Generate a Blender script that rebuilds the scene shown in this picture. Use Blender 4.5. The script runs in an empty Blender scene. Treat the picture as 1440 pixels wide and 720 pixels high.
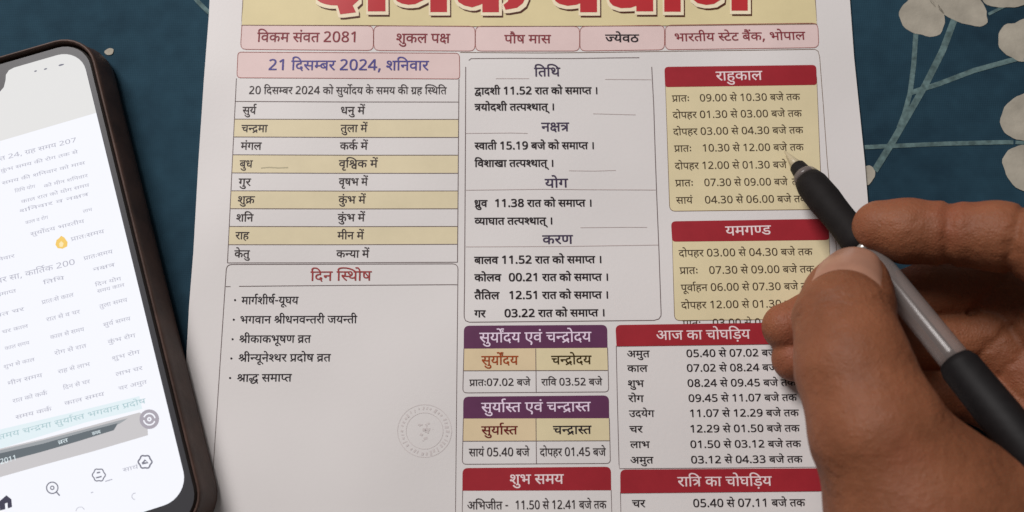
import bpy, bmesh, math, random
import numpy as np
from mathutils import Vector, Matrix

random.seed(7)
np.random.seed(7)
scene = bpy.context.scene
C = scene.collection

# ------------------------------------------------------------------ camera
FPX = 1383.0                      # focal length in photo pixels (1440 wide)
DIST, TILT = 0.304, math.radians(12.2)
cam_data = bpy.data.cameras.new("camera")
cam_data.sensor_width = 36.0
cam_data.lens = 36.0 * FPX / 1440.0
cam_data.clip_start, cam_data.clip_end = 0.01, 20.0
cam = bpy.data.objects.new("camera", cam_data)
C.objects.link(cam)
cam.location = (0, -DIST * math.sin(TILT), DIST * math.cos(TILT))
cam.rotation_euler = (TILT, 0, 0)
scene.camera = cam
cam_data.dof.use_dof = True
cam_data.dof.focus_distance = 0.303
cam_data.dof.aperture_fstop = 11.0
CAM = Vector(cam.location)
RGT = Vector((1, 0, 0)); UPV = Vector((0, math.cos(TILT), math.sin(TILT))); FWD = Vector((0, math.sin(TILT), -math.cos(TILT)))

# ------------------------------------------------------------------ light
world = bpy.data.worlds.new("World")
scene.world = world
world.use_nodes = True
world.node_tree.nodes["Background"].inputs[0].default_value = (1.0, 0.95, 0.93, 1)
world.node_tree.nodes["Background"].inputs[1].default_value = 0.10


def area(name, loc, target, sx, sy, power, col):
    l = bpy.data.lights.new(name, 'AREA')
    l.shape = 'RECTANGLE'; l.size, l.size_y = sx, sy
    l.energy = power; l.color = col
    o = bpy.data.objects.new(name, l); C.objects.link(o)
    o.location = loc
    o.rotation_euler = (Vector(target) - Vector(loc)).to_track_quat('-Z', 'Y').to_euler()


area("window_light", (-0.80, 0.95, 1.25), (0, 0, 0), 0.65, 0.65, 28.6, (1.0, 0.96, 0.945))
scene.view_settings.view_transform = 'Standard'
scene.view_settings.look = 'None'
scene.view_settings.exposure = 0.0
scene.view_settings.gamma = 1.0
scene.render.engine = 'CYCLES'
scene.cycles.max_bounces = 8
scene.cycles.transparent_max_bounces = 8
scene.cycles.use_denoising = True


# ------------------------------------------------------------------ helpers
def at(px, py, h=0.0):
    """point at height h (mm above the page) that stands where the photo shows pixel px, py"""
    d = RGT * ((px - 720) / FPX) - UPV * ((py - 360) / FPX) + FWD
    t = (h * 0.001 - CAM.z) / d.z
    return CAM + d * t


def proj(p):
    v = Vector(p) - CAM
    z = v.dot(FWD)
    return 720 + FPX * v.dot(RGT) / z, 360 - FPX * v.dot(UPV) / z


def srgb(r, g, b):
    f = lambda c: (c / 255) / 12.92 if c <= 10 else (((c / 255) + 0.055) / 1.055) ** 2.4
    return (f(r), f(g), f(b))


def link(name, mesh, mat, parent=None):
    o = bpy.data.objects.new(name, mesh)
    C.objects.link(o)
    if mat is not None and not mesh.materials:
        mesh.materials.append(mat)
    if parent is not None:
        o.parent = parent
    return o


def mesh_obj(name, verts, faces, mat, parent=None, smooth=False):
    m = bpy.data.meshes.new(name)
    m.from_pydata([tuple(v) for v in verts], [], faces)
    m.update()
    if smooth:
        m.polygons.foreach_set('use_smooth', [True] * len(m.polygons))
    return link(name, m, mat, parent)


def empty(name, label, cat, loc):
    o = bpy.data.objects.new(name, None)
    o.empty_display_size = 0.01
    C.objects.link(o)
    o.location = loc
    o['label'] = label; o['category'] = cat
    return o


def adopt(root):
    """children were built in world coordinates: keep them there under a root that has a location"""
    bpy.context.view_layer.update()
    inv = root.matrix_world.inverted()
    for ch in root.children:
        ch.matrix_parent_inverse = inv


# ------------------------------------------------------------------ materials
def material(name, col, rough=0.6, spec=0.3, noise=0.0, nscale=60.0, bump=0.0, bscale=400.0, bdist=0.0004, emit=None, alpha=1.0):
    m = bpy.data.materials.new(name)
    m.use_nodes = True
    nt = m.node_tree; N = nt.nodes; L = nt.links
    p = N["Principled BSDF"]
    p.inputs['Base Color'].default_value = (*col, 1)
    p.inputs['Roughness'].default_value = rough
    p.inputs['Specular IOR Level'].default_value = spec
    p.inputs['Alpha'].default_value = alpha
    if noise or bump:
        tc = N.new('ShaderNodeTexCoord')
    if noise:
        n = N.new('ShaderNodeTexNoise'); n.inputs['Scale'].default_value = nscale; n.inputs['Detail'].default_value = 5
        L.new(tc.outputs['Object'], n.inputs['Vector'])
        r = N.new('ShaderNodeValToRGB')
        r.color_ramp.elements[0].position = 0.3; r.color_ramp.elements[1].position = 0.7
        r.color_ramp.elements[0].color = (*[c * (1 - noise) for c in col], 1)
        r.color_ramp.elements[1].color = (*[min(1, c * (1 + noise)) for c in col], 1)
        L.new(n.outputs['Fac'], r.inputs['Fac']); L.new(r.outputs['Color'], p.inputs['Base Color'])
    if bump:
        n = N.new('ShaderNodeTexNoise'); n.inputs['Scale'].default_value = bscale; n.inputs['Detail'].default_value = 4
        L.new(tc.outputs['Object'], n.inputs['Vector'])
        b = N.new('ShaderNodeBump'); b.inputs['Strength'].default_value = bump; b.inputs['Distance'].default_value = bdist
        L.new(n.outputs['Fac'], b.inputs['Height']); L.new(b.outputs['Normal'], p.inputs['Normal'])
    if emit is not None:
        p.inputs['Base Color'].default_value = (0.01, 0.01, 0.01, 1)
        p.inputs['Emission Color'].default_value = (*emit, 1)
        p.inputs['Emission Strength'].default_value = 1.0
    return m


def wave(m):
    """the sheet is not perfectly flat: a slow ripple in its normal, shared by paper and print"""
    nt = m.node_tree; N = nt.nodes; L = nt.links; p = N["Principled BSDF"]
    tc = N.new('ShaderNodeTexCoord'); n = N.new('ShaderNodeTexNoise'); n.inputs['Scale'].default_value = 13; n.inputs['Detail'].default_value = 1
    b = N.new('ShaderNodeBump'); b.inputs['Strength'].default_value = 1.0; b.inputs['Distance'].default_value = 0.0045
    L.new(tc.outputs['Object'], n.inputs['Vector']); L.new(n.outputs['Fac'], b.inputs['Height'])
    if p.inputs['Normal'].links:
        L.new(p.inputs['Normal'].links[0].from_socket, b.inputs['Normal'])
    L.new(b.outputs['Normal'], p.inputs['Normal'])
    return m


def ink(name, rgb, rough=0.55, noise=0.07):
    m = wave(material('ink_' + name, srgb(*rgb), rough, 0.25, noise, 70.0))
    for n in m.node_tree.nodes:
        if n.type == 'TEX_NOISE' and n.inputs['Scale'].default_value == 70.0:
            n.inputs['Detail'].default_value = 9; n.inputs['Roughness'].default_value = 0.72
    return m


M_PAPER = material('paper', (0.815, 0.782, 0.772), 0.55, 0.3, 0.02, 25.0, 0.12, 900.0, 0.0002)
wave(M_PAPER)
INK = {
    'dark': ink('dark', (42, 34, 40)), 'body': ink('body', (62, 52, 54)), 'bold': ink('bold', (40, 30, 34)),
    'maroon': ink('maroon', (140, 52, 62)), 'violet': ink('violet', (86, 80, 150)),
    'brick': ink('brick', (165, 62, 62)), 'plum': ink('plum', (70, 58, 84)),
    'orange': ink('orange', (168, 74, 26)), 'olive': ink('olive', (66, 50, 8)), 'rust': ink('rust', (112, 26, 24)),
    'umber': ink('umber', (78, 62, 44)),
    'line': ink('line', (120, 104, 104)), 'line_red': ink('line_red', (165, 98, 92)), 'line_brown': ink('line_brown', (128, 104, 84)),
    'line_faint': ink('line_faint', (200, 186, 184)),
    'pale_pink': ink('pale_pink', (250, 226, 228)), 'pale_lilac': ink('pale_lilac', (246, 226, 246)),
    'tint_pink': ink('tint_pink', (236, 211, 208), noise=0.04), 'tint_yellow': ink('tint_yellow', (234, 220, 180), noise=0.04),
    'tint_cell': ink('tint_cell', (234, 221, 186), noise=0.05), 'tint_mast': ink('tint_mast', (232, 217, 170), noise=0.04),
    'tint_peach': ink('tint_peach', (233, 212, 174), noise=0.05),
    'crimson': ink('crimson', (166, 44, 54), 0.45, 0.1), 'purple': ink('purple', (104, 58, 92), 0.45, 0.1),
    'mast_red': ink('mast_red', (196, 52, 58), 0.45, 0.06), 'mast_cream': ink('mast_cream', (255, 236, 205)), 'mast_shadow': ink('mast_shadow', (84, 40, 22)),
    'seal': ink('seal', (219, 211, 210)), 'smudge': ink('smudge', (196, 186, 156)),
}

# (text, left x, left baseline y, right x, right baseline y, height of the headline stroke) in photo coordinates
INFO_TEXT = [("विकम संवत 2081", 361, 58.7, 499.5, 59, 12.8, 'maroon'),
             ("शुकल पक्ष", 557, 60, 633, 60.2, 12.6, 'maroon'),
             ("पौष मास", 709, 60.7, 775, 60.7, 11.5, 'maroon'),
             ("ज्येवठ", 851, 59.2, 899, 59, 10.5, 'dark'),
             ("भारतीय स्टेट बैंक, भोपाल", 949, 58, 1133, 55.5, 10.8, 'maroon')]
DATE_TEXT = [("21 दिसम्बर 2024, शनिवार", 377.5, 98.3, 603, 98.8, 13.2)]
PLANET_TEXT = [("20 दिसम्बर 2024 को सुर्योदय के समय की ग्रह स्थिति", 350, 132, 628, 132.3, 9.6),
    ("सुर्य", 340.5, 160.3, 360, 160.3, 10), ("धनु में", 479, 160.3, 513, 160.3, 10),
    ("चन्द्रमा", 339, 185.7, 376, 185.7, 10), ("तुला में", 478.5, 185.5, 516.5, 185.5, 10),
    ("मंगल", 338, 210.3, 367.5, 210.3, 10), ("कर्क में", 477.5, 210.3, 517, 210.3, 10),
    ("बुध", 336.5, 235.5, 355, 235.5, 10), ("वृश्विक में", 476, 235.3, 531, 235.3, 10),
    ("गुर", 335, 261, 352.5, 261, 10), ("वृषभ में", 476, 260.7, 517, 260.7, 10),
    ("शुक्र", 334, 286, 358, 286, 10), ("कुंभ में", 475.5, 286, 514, 286, 10),
    ("शनि", 332, 311.3, 356, 311.3, 10), ("कुंभ में", 474.5, 311, 513, 311, 10),
    ("राह", 330.5, 336.3, 350, 336.3, 10), ("मीन में", 474, 336.3, 511.5, 336.3, 10),
    ("केतु", 329, 362, 351, 362, 10), ("कन्या में", 472.5, 362, 519, 362, 10)]
DAYS_HEAD = [("दिन स्थिोष", 436, 394.8, 522.5, 394.3, 13)]
DAYS_TEXT = [("मार्गशीर्ष-यूघय", 339, 427.7, 419.5, 427.5, 10.2),
    ("भगवान श्रीधनवन्तरी जयन्ती", 337.5, 454.7, 502, 454.3, 10.2),
    ("श्रीकाकभूषण व्रत", 336, 482, 437, 481.7, 10.2),
    ("श्रीन्यूनेश्थर प्रदोष व्रत", 335, 508.5, 465, 508, 10.2),
    ("श्राद्ध समाप्त", 333, 536.7, 410, 536.3, 10.4)]
DAYS_DOT = [(330.5, 422), (328.7, 449.5), (327, 477), (325.3, 504), (323.5, 531.5)]
TITHI_HEAD = [("तिथि", 751, 107.3, 788, 107, 12), ("नक्षत्र", 761, 184.6, 800.5, 184.3, 12),
    ("योग", 766, 263.7, 799, 263.3, 12), ("करण", 762.5, 343, 806, 342.5, 12)]
TITHI_TEXT = [("द्वादशी 11.52 रात को समाप्त ।", 667, 132.8, 840, 132, 9.3),
    ("त्रयोदशी तत्पश्थात् ।", 667, 155.5, 779, 155, 9.3),
    ("स्वाती 15.19 बजे को समाप्त ।", 667, 210, 835, 209.4, 9.4),
    ("विशाखा तत्पश्थात् ।", 667, 234.6, 778, 234.2, 9.4),
    ("ध्रुव", 667, 290.8, 685.5, 290.8, 9.4), ("11.38 रात को समाप्त ।", 696, 290.8, 831.7, 290.2, 9.4),
    ("व्याघात तत्पश्थात् ।", 667, 315.8, 776.5, 315.3, 9.4),
    ("बालव 11.52 रात को समाप्त ।", 666.5, 370.8, 845.6, 369.7, 9.6),
    ("कोलव", 666.7, 395.3, 705, 395.2, 9.6), ("00.21 रात को समाप्त ।", 715.4, 395.2, 855, 394.4, 9.6),
    ("तैतिल", 666.7, 420.5, 702.5, 420.4, 9.6), ("12.51 रात को समाप्त ।", 716, 420.3, 855, 419.4, 9.6),
    ("गर", 666.7, 446, 683, 446, 9.6), ("03.22 रात को समाप्त ।", 709.4, 445.8, 850, 444.5, 9.6)]
RISE_HEAD = [("सुर्योंदय एवं चन्द्रोदय", 674, 481.7, 832, 480.3, 13.6)]
RISE_SUB = [("सुर्योंदय", 676.7, 513, 729, 512.6, 12.2, 'orange'), ("चन्द्रोदय", 775, 512.2, 832, 511.8, 11.8, 'olive')]
RISE_TEXT = [("प्रातः 07.02 बजे", 659.7, 542.6, 746, 542, 8.8), ("रावि 03.52 बजे", 761, 542, 847, 541.5, 9)]
SET_HEAD = [("सुर्यास्त एवं चन्द्रास्त", 676.6, 579.6, 831, 578.2, 13)]
SET_SUB = [("सुर्यास्त", 676.6, 611, 728, 610.6, 11.4, 'rust'), ("चन्द्रास्त", 777.5, 610.3, 832, 609.8, 11.2, 'dark')]
SET_TEXT = [("सायं 05.40 बजे", 659, 641.5, 744.6, 641.2, 10.4), ("दोपहर 01.45 बजे", 759, 641.2, 852, 640.8, 10.4)]
SHUBH_HEAD = [("शुभ समय", 717, 680.8, 793, 680.2, 13.2)]
SHUBH_TEXT = [("अभिजीत -", 657, 716.2, 714.4, 716, 10.6), ("11.50 से 12.41 बजे तक", 725, 716, 853, 715, 10.6)]
RAHU_HEAD = [("राहुकाल", 1007, 113.3, 1072.7, 112.2, 12.4)]
RAHU_TEXT = [("प्रातः", 945, 143, 969, 142.6, 8.8), ("09.00 से 10.30 बजे तक", 984.4, 142.6, 1125.5, 140.7, 8.8),
    ("दोपहर 01.30 से 03.00 बजे तक", 946, 166.4, 1128, 163.9, 8.9),
    ("दोपहर 03.00 से 04.30 बजे तक", 946.7, 190, 1130, 187.4, 8.9),
    ("प्रातः", 948, 213.5, 972, 213.2, 8.9), ("10.30 से 12.00 बजे तक", 988.4, 213, 1130.7, 211.4, 8.9),
    ("दोपहर 12.00 से 01.30 बजे", 949, 238, 1106.7, 236.2, 9),
    ("प्रातः", 949.6, 262, 974.4, 261.7, 9), ("07.30 से 09.00 बजे", 990.7, 261.6, 1108, 260.3, 9), ("त", 1114, 260.2, 1121, 260, 9),
    ("सायं", 950.7, 286.3, 974.4, 286, 9), ("04.30 से 06.00 बजे तक", 991.6, 286, 1137, 284, 9)]
YAM_HEAD = [("यमगण्ड", 1020.5, 331.2, 1085, 329.6, 12.6)]
YAM_TEXT = [("दोपहर 03.00 से 04.30 बजे तक", 954.5, 361, 1143, 358.7, 9.2),
    ("प्रातः", 955.7, 385.2, 981, 385, 9.2), ("07.30 से 09.00 बजे तक", 997.5, 385, 1145.5, 383, 9.2),
    ("पूर्वाहन 06.00 से 07.30 बजे तक", 957.5, 409.5, 1147, 407, 9.2),
    ("दोपहर 12.00 से 01.30 बजे तक", 958, 434, 1149, 431.4, 9.2),
    ("प्रातः", 960, 459.5, 985, 459.2, 9.2), ("03.00 से 04.30 बजे तक", 1002.5, 459, 1151, 457, 9.2)]
DAY_HEAD = [("आज का चोघड़िय", 923.3, 478, 1055.6, 476.2, 12.6)]
DAY_TEXT = [("अमुत", 881.8, 502.3, 913.8, 502, 9), ("05.40 से 07.02 बजे तक", 965.5, 502, 1117, 500.3, 9),
    ("काल", 882, 522.8, 911, 522.6, 9), ("07.02 से 08.24 बजे तक", 966, 522.6, 1118, 521, 9),
    ("शुभ", 883, 544, 905.8, 543.8, 9), ("08.24 से 09.45 बजे तक", 967, 543.8, 1119.5, 542.5, 9),
    ("रोग", 883.3, 565, 905.5, 565, 9), ("09.45 से 11.07 बजे तक", 968.4, 565, 1121, 563.5, 9),
    ("उदयेग", 884.4, 586.2, 920.4, 586, 9), ("11.07 से 12.29 बजे तक", 970.4, 586.2, 1123.8, 585, 9),
    ("चर", 885, 608.2, 904, 608, 9), ("12.29 से 01.50 बजे तक", 971, 608, 1125, 606.8, 9),
    ("लाभ", 886, 629.8, 914, 629.7, 9), ("01.50 से 03.12 बजे तक", 971, 629.8, 1127, 628.6, 9),
    ("अमुत", 886.4, 651.7, 919, 651.5, 9), ("03.12 से 04.33 बजे तक", 972, 651.5, 1129, 650.3, 9)]
NIGHT_HEAD = [("रात्रि का चोघड़िय", 953, 684, 1086, 683, 13)]
NIGHT_TEXT = [("चर", 888.8, 713.2, 907.7, 713, 9.8), ("05.40 से 07.11 बजे तक", 975, 713, 1132.7, 711.8, 9.8)]
SCREEN_TEXT = [("सम्वत 24, ग्रह समय 207", -22, 231, 107.5, 200, 5.5),
    ("कुंभ समय की रोग तक से", 1, 242, 110, 216, 4.3), ("समय की शनिवार को मास", 3, 260, 120, 231, 4.3),
    ("तिथि योग", 21, 271, 50, 264, 4.3), ("को मीन शनिवार", 62, 262, 124, 251, 4.3), ("काल रात को योग समय", 30, 284, 126, 264, 4.3),
    ("शनिवार व नक्षत्र", 28, 296, 125, 278, 4.3), ("काल व रोग", 36, 315, 68, 308, 4.3), ("लाभ", 117, 299, 130, 297, 4.3), ("सुर्योदय भारतीय", 43, 332, 119, 313, 4.7),
    ("प्रातः समय", 100, 340, 147, 327, 5.2), ("प्रातः समय", 118, 365.5, 159, 356.7, 5.2), ("शनिवार", -14, 371, 21, 361, 4.3),
    ("योग पर सा, कार्तिक 200", -30, 406, 105.5, 371, 6.9), ("नक्षत्र", 131, 382, 162, 374, 4.7),
    ("तिथि", 61, 400, 91, 393, 4.7), ("समाप्त", -6, 418, 23, 411, 4.7),
    ("दिन योग", 134, 403, 171, 394, 4.7), ("समय काल", 137, 412, 175.5, 403, 4.7), ("तुला समय", 140, 433, 179.5, 424.6, 5.2),
    ("सुर्य समय", 145.5, 460, 184, 450, 5.2), ("कुंभ रोग", 152, 483, 191, 474.5, 5.2), ("शुभ रोग", 158, 507, 197, 497, 5.2),
    ("लाभ चर", 163, 529, 201, 520, 5.2), ("चर अमुत", 167, 549, 207, 539.5, 5.2),
    ("प्रातः से काल", 59, 428, 104, 417, 5.2), ("रात से व चर", 65.5, 452, 113, 441, 5.2), ("काल से समय", 71, 477, 119, 465.5, 5.2),
    ("रोग से रात", 77, 499.5, 122, 488.5, 5.2), ("राह से लाभ", 82, 525.5, 127, 514.4, 5.2), ("दिन से चर", 89, 548, 127, 539, 5.2), ("काल समय", 91, 570, 147, 556.5, 5.2),
    ("रात चर", -8, 447, 34.5, 436.7, 4.7), ("चर काल", 3, 470, 40, 460, 4.7), ("काल समय", 7, 493, 42, 483.5, 4.7), ("शुभ से काल", 5.5, 519, 49, 507, 4.7),
    ("मीन समय", 11, 542, 60, 530, 5.2), ("रात को कर्क", 18, 566.7, 67, 555, 5.2), ("समय कर्क", 22, 590, 73, 577, 5.2),
    ("सायं", 173, 664, 195, 658.5, 5.2)]
SCREEN_TEAL = [("समय चन्द्रमा सुर्यास्त भगवान प्रदोष", -4, 620, 205.5, 566, 7)]
SCREEN_PALE = [("2011", 1, 653, 22, 647, 6.5), ("व्रत", 82, 625, 96, 621, 5), ("समय", 130, 612.5, 142, 609, 4.5)]


# ------------------------------------------------------------------ letter outlines (quadratic contours) and shaped words
GLYPHS = [
'49 338 291 338 291 256 49 256',
'302 -10 176 -10 q 53 185 q 53 358 53 474 q 102 638 q 212 725 q 302 725 430 725 q 554 532 q 554 358 554 243 q 505 78 q 394 -10 q|302 66 385 66 q 455 210 q 455 358 455 504 q 385 649 q 302 649 220 649 q 152 504 q 152 358 152 212 q 220 66 q',
'72 54 72 91 q 108 121 q 133 121 159 121 q 196 91 q 196 54 196 18 q 159 -14 q 133 -14 108 -14 q 72 18 q',
'52 76 240 262 294 315 q 370 399 q 411 481 q 411 530 411 587 q 341 649 q 285 649 234 649 q 152 611 q 114 582 59 640 102 675 q 216 724 q 286 724 389 724 q 510 622 q 510 533 510 478 q 462 380 q 377 284 q 322 231 172 85 172 81 541 81 541 0 52 0',
'287 0 287 446 287 488 q 290 589 q 292 622 274 605 q 249 584 q 227 567 147 508 96 568 301 714 382 714 382 0',
'252 -10 194 -10 q 89 7 q 44 29 44 112 91 90 q 199 65 q 250 65 349 65 q 440 140 q 440 206 440 272 q 330 332 q 235 332 164 332 164 406 235 406 323 406 q 416 481 q 416 541 416 592 q 342 649 q 282 649 224 649 q 136 616 q 97 590 47 651 88 681 q 207 724 q 282 724 397 724 q 516 624 q 516 547 516 475 q 422 388 q 346 376 346 373 441 363 q 540 274 q 540 203 540 109 q 399 -10 q',
'375 160 12 160 12 238 369 718 470 718 470 241 584 241 584 160 470 160 470 0 375 0|375 241 375 415 375 452 q 378 533 q 382 604 q 382 626 377 626 370 607 q 341 555 q 329 538 108 241',
'262 -10 207 -10 q 106 9 q 70 29 70 113 95 98 q 162 77 q 234 66 q 264 66 349 66 q 444 140 q 444 219 444 290 q 350 363 q 260 363 231 363 q 157 354 q 135 350 87 378 117 714 487 714 487 633 201 633 180 428 198 432 q 258 438 q 293 438 364 438 q 477 391 q 544 298 q 544 229 544 117 q 399 -10 q',
'317 -10 245 -10 q 129 58 q 61 198 q 61 305 61 367 q 77 487 q 121 594 q 198 677 q 318 724 q 404 724 425 724 q 479 720 q 496 715 496 639 477 645 q 430 651 q 407 651 334 651 q 241 605 q 187 526 q 163 422 q 161 364 167 364 189 399 q 268 447 q 332 447 433 447 q 556 334 q 556 230 556 119 q 427 -10 q|316 65 381 65 q 461 145 q 461 230 461 298 q 391 377 q 319 377 271 377 q 198 338 q 158 279 q 158 247 158 204 q 194 120 q 264 65 q',
'453 633 48 633 48 714 553 714 553 643 255 0 151 0',
'304 -10 186 -10 q 57 93 q 57 182 57 255 q 146 346 q 209 374 156 405 q 82 490 q 82 554 82 611 q 144 687 q 245 725 q 304 725 364 725 q 464 687 q 525 611 q 525 553 525 488 q 444 406 q 384 378 426 358 q 502 305 q 550 234 q 550 186 550 126 q 487 38 q 377 -10 q|305 414 356 436 q 429 497 q 429 550 429 600 q 362 651 q 302 651 245 651 q 178 600 q 178 550 178 495 q 250 438 q|301 64 377 64 q 454 130 q 454 185 454 233 q 374 304 q 289 340 222 311 q 153 235 q 153 181 153 129 q 224 64 q',
'209 -10 188 -10 q 135 -5 q 117 -1 117 75 135 69 q 183 63 q 206 63 278 63 q 373 109 q 426 188 q 450 292 q 452 350 446 350 425 315 q 344 267 q 280 267 179 267 q 57 381 q 57 484 57 596 q 186 724 q 296 724 369 724 q 484 656 q 552 516 q 552 409 552 348 q 536 227 q 492 120 q 415 37 q 295 -10 q|294 337 342 337 q 415 376 q 454 436 q 454 467 454 511 q 419 594 q 350 649 q 297 649 233 649 q 152 569 q 152 484 152 416 q 223 337 q',
'46 -129 61 -70 q 88 64 q 95 116 192 116 199 105 186 52 q 138 -74 q 113 -129',
'470 218 470 148 q 379 80 q 312 80 226 80 q 92 208 q 29 356 100 382 143 276 q 243 153 q 305 153 343 153 q 391 188 q 391 227 391 264 q 350 322 q 318 347 291 342 q 260 341 255 411 323 413 q 380 457 q 380 494 380 530 q 333 562 q 302 562 265 562 q 205 542 q 171 525 146 594 172 608 q 249 632 q 298 632 376 632 q 459 554 q 459 495 459 417 q 392 375 403 365 q 412 355 450 350 q 486 350 518 350 q 568 356 q 594 363 594 551 521 551 521 622 779 622 779 551 675 551 675 0 594 0 594 290 570 284 q 524 279 q 498 279 481 279 q 455 282 470 252 q',
'89 551 0 551 0 622 80 622 68 644 q 53 693 q 53 724 53 804 q 187 896 q 302 896 427 896 q 633 825 q 798 699 q 861 615 772 615 674 718 q 449 824 q 325 824 233 824 q 134 766 q 134 710 134 682 q 153 639 q 165 622 273 622 273 551 170 551 170 0 89 0',
'174 632 211 632 q 269 611 q 291 586 309 567 q 332 499 q 332 437 332 321 533 321 533 551 402 551 402 622 717 622 717 551 614 551 614 0 533 0 533 250 332 250 332 213 332 180 q 303 151 q 283 151 264 151 q 222 176 q 186 215 q 164 259 q 164 278 164 296 q 191 321 q 224 321 253 321 253 426 253 473 q 243 523 q 232 538 212 568 q 169 568 142 568 q 114 542 q 114 521 114 493 q 161 463 q 218 460 210 389 135 395 q 46 456 q 46 520 46 579 q 122 632 q',
'653 551 653 0 572 0 572 370 435 370 394 370 q 378 373 414 343 q 458 263 q 458 218 458 172 q 417 110 q 350 80 q 310 80 257 80 q 161 141 q 73 282 q 31 401 102 426 148 292 q 248 153 q 306 153 338 153 q 379 187 q 379 227 379 271 q 318 349 q 273 377 302 441 572 441 572 551 0 551 0 622 757 622 757 551',
'-185 615 -202 650 q -220 714 q -220 748 -220 813 q -136 896 q -61 896 -1 896 q 79 839 q 137 718 q 163 622 273 622 273 551 170 551 170 0 89 0 89 551 0 551 0 622 87 622 59 726 q -2 825 q -57 825 -97 825 q -139 776 q -139 733 -139 699 q -119 644 q -105 615',
'481 551 481 0 400 0 400 328 291 328 230 328 q 169 316 q 150 299 126 280 q 126 237 126 188 q 200 97 q 271 40 217 -12 171 28 q 92 108 q 45 194 q 45 242 45 277 q 72 333 q 93 351 122 376 q 204 399 q 272 399 400 399 400 551 0 551 0 622 584 622 584 551',
'509 551 509 0 428 0 428 250 207 250 207 213 207 180 q 178 151 q 159 151 140 151 q 98 176 q 62 215 q 39 259 q 39 278 39 296 q 66 321 q 100 321 126 321 126 551 0 551 0 622 612 622 612 551|428 551 207 551 207 321 428 321',
'-248 -12 -194 11 q -136 11 -61 11 q 22 -66 q 22 -129 22 -190 q -71 -268 q -157 -268 -254 -268 q -395 -176 q -455 -100 -394 -57 -355 -105 q -285 -167 q -206 -196 q -157 -196 -51 -196 q -51 -122 -51 -89 q -100 -57 q -131 -57 -158 -57 q -201 -68 q -222 -79',
'470 218 470 148 q 379 80 q 312 80 226 80 q 92 208 q 29 356 100 382 143 276 q 243 153 q 305 153 343 153 q 391 188 q 391 227 391 264 q 350 322 q 318 347 291 342 q 260 341 255 411 323 413 q 380 457 q 380 494 380 530 q 333 562 q 302 562 265 562 q 205 542 q 171 525 146 594 172 608 q 249 632 q 298 632 376 632 q 459 554 q 459 495 459 417 q 392 375 403 365 q 412 355 450 350 q 486 350 518 350 q 568 356 q 594 363 594 551 521 551 521 622 1038 622 1038 551 934 551 934 0 853 0 853 551 675 551 675 0 594 0 594 290 570 284 q 524 279 q 498 279 481 279 q 455 282 470 252 q',
'0 622 563 622 563 551 453 551 485 512 q 485 464 485 374 q 406 328 442 296 q 499 211 q 499 152 499 102 q 454 34 q 376 0 q 328 0 271 0 q 168 61 q 73 199 q 29 313 100 338 128 260 q 195 141 q 274 74 q 320 74 361 74 q 414 111 q 414 160 414 201 q 369 270 q 329 301 299 295 q 264 294 259 364 333 366 q 404 414 q 404 463 404 493 q 374 538 q 351 551 0 551',
'413 -58 392 -24 q 354 46 q 342 73 330 71 q 302 68 q 287 68 245 68 q 160 89 q 89 136 q 46 215 q 46 272 46 316 q 77 379 q 102 401 135 430 q 231 456 q 290 456 295 456 295 551 0 551 0 622 534 622 534 551 376 551 376 385 327 385 269 385 q 198 371 q 173 355 151 340 q 126 294 q 126 262 126 209 q 205 140 q 287 140 293 140 q 305 140 q 312 141 306 161 q 306 176 306 211 q 348 240 q 373 240 416 240 q 461 191 q 461 162 461 130 q 432 95 q 410 86 422 62 q 455 11 q 480 -24',
'595 622 595 551 491 551 491 0 410 0 410 179 382 161 q 304 132 q 253 132 163 132 q 52 253 q 38 353 100 366 q 160 413 q 160 457 160 485 q 137 533 q 123 551 0 551 0 622|129 301 149 252 q 210 203 q 259 203 309 203 q 383 245 q 410 274 410 551 211 551 240 499 q 240 445 240 337 q',
'-169 615 -190 694 q -231 785 q -281 823 q -315 823 -337 823 q -371 814 q -385 809 -409 882 -370 896 q -318 896 -264 896 q -185 845 q -122 722 q -94 615',
'208 551 208 234 208 208 q 183 178 q 160 178 134 178 q 79 220 q 41 280 q 41 308 41 331 q 68 359 q 102 359 127 359 127 551 0 551 0 622 578 622 578 551 474 551 474 0 393 0 393 551',
'568 551 474 551 474 380 474 329 q 459 269 q 441 246 404 198 q 323 192 307 266 329 270 q 360 281 q 370 292 382 304 q 393 339 q 393 380 393 551 160 551 160 353 160 307 q 166 249 q 186 211 q 226 180 q 260 160 370 98 433 62 q 486 -3 q 486 -53 486 -93 q 453 -164 q 439 -184 367 -142 380 -122 q 403 -77 q 403 -55 403 -36 q 387 -7 q 339 28 q 290 56 203 106 164 129 q 109 178 q 95 212 79 248 q 79 316 79 551 0 551 0 622 568 622',
'571 551 467 551 467 0 387 0 387 165 361 147 q 286 118 q 233 118 179 118 q 95 160 q 46 235 q 46 286 46 372 q 161 464 q 255 464 268 464 q 307 461 q 344 457 q 354 454 349 381 330 385 q 282 391 q 259 391 197 391 q 127 337 q 127 287 127 236 q 190 188 q 235 188 287 188 q 362 233 q 387 260 387 551 0 551 0 622 571 622',
'-185 772 -185 796 q -152 830 q -130 830 -107 830 q -75 796 q -75 772 -75 748 q -107 714 q -130 714 -152 714 q -185 748 q',
'777 551 452 551 452 349 500 399 q 569 399 634 399 q 716 316 q 716 239 716 193 q 686 89 q 651 39 579 80 604 112 q 636 196 q 636 237 636 284 q 597 330 q 562 330 508 330 q 452 258 452 0 371 0 371 174 347 154 q 276 118 q 226 118 179 118 q 96 156 q 46 233 q 46 290 46 370 q 156 464 q 244 464 267 464 q 324 457 q 339 454 333 381 317 385 q 268 391 q 249 391 191 391 q 127 339 q 127 292 127 239 q 188 188 q 228 188 272 188 q 341 230 q 371 260 371 551 0 551 0 622 777 622',
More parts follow.
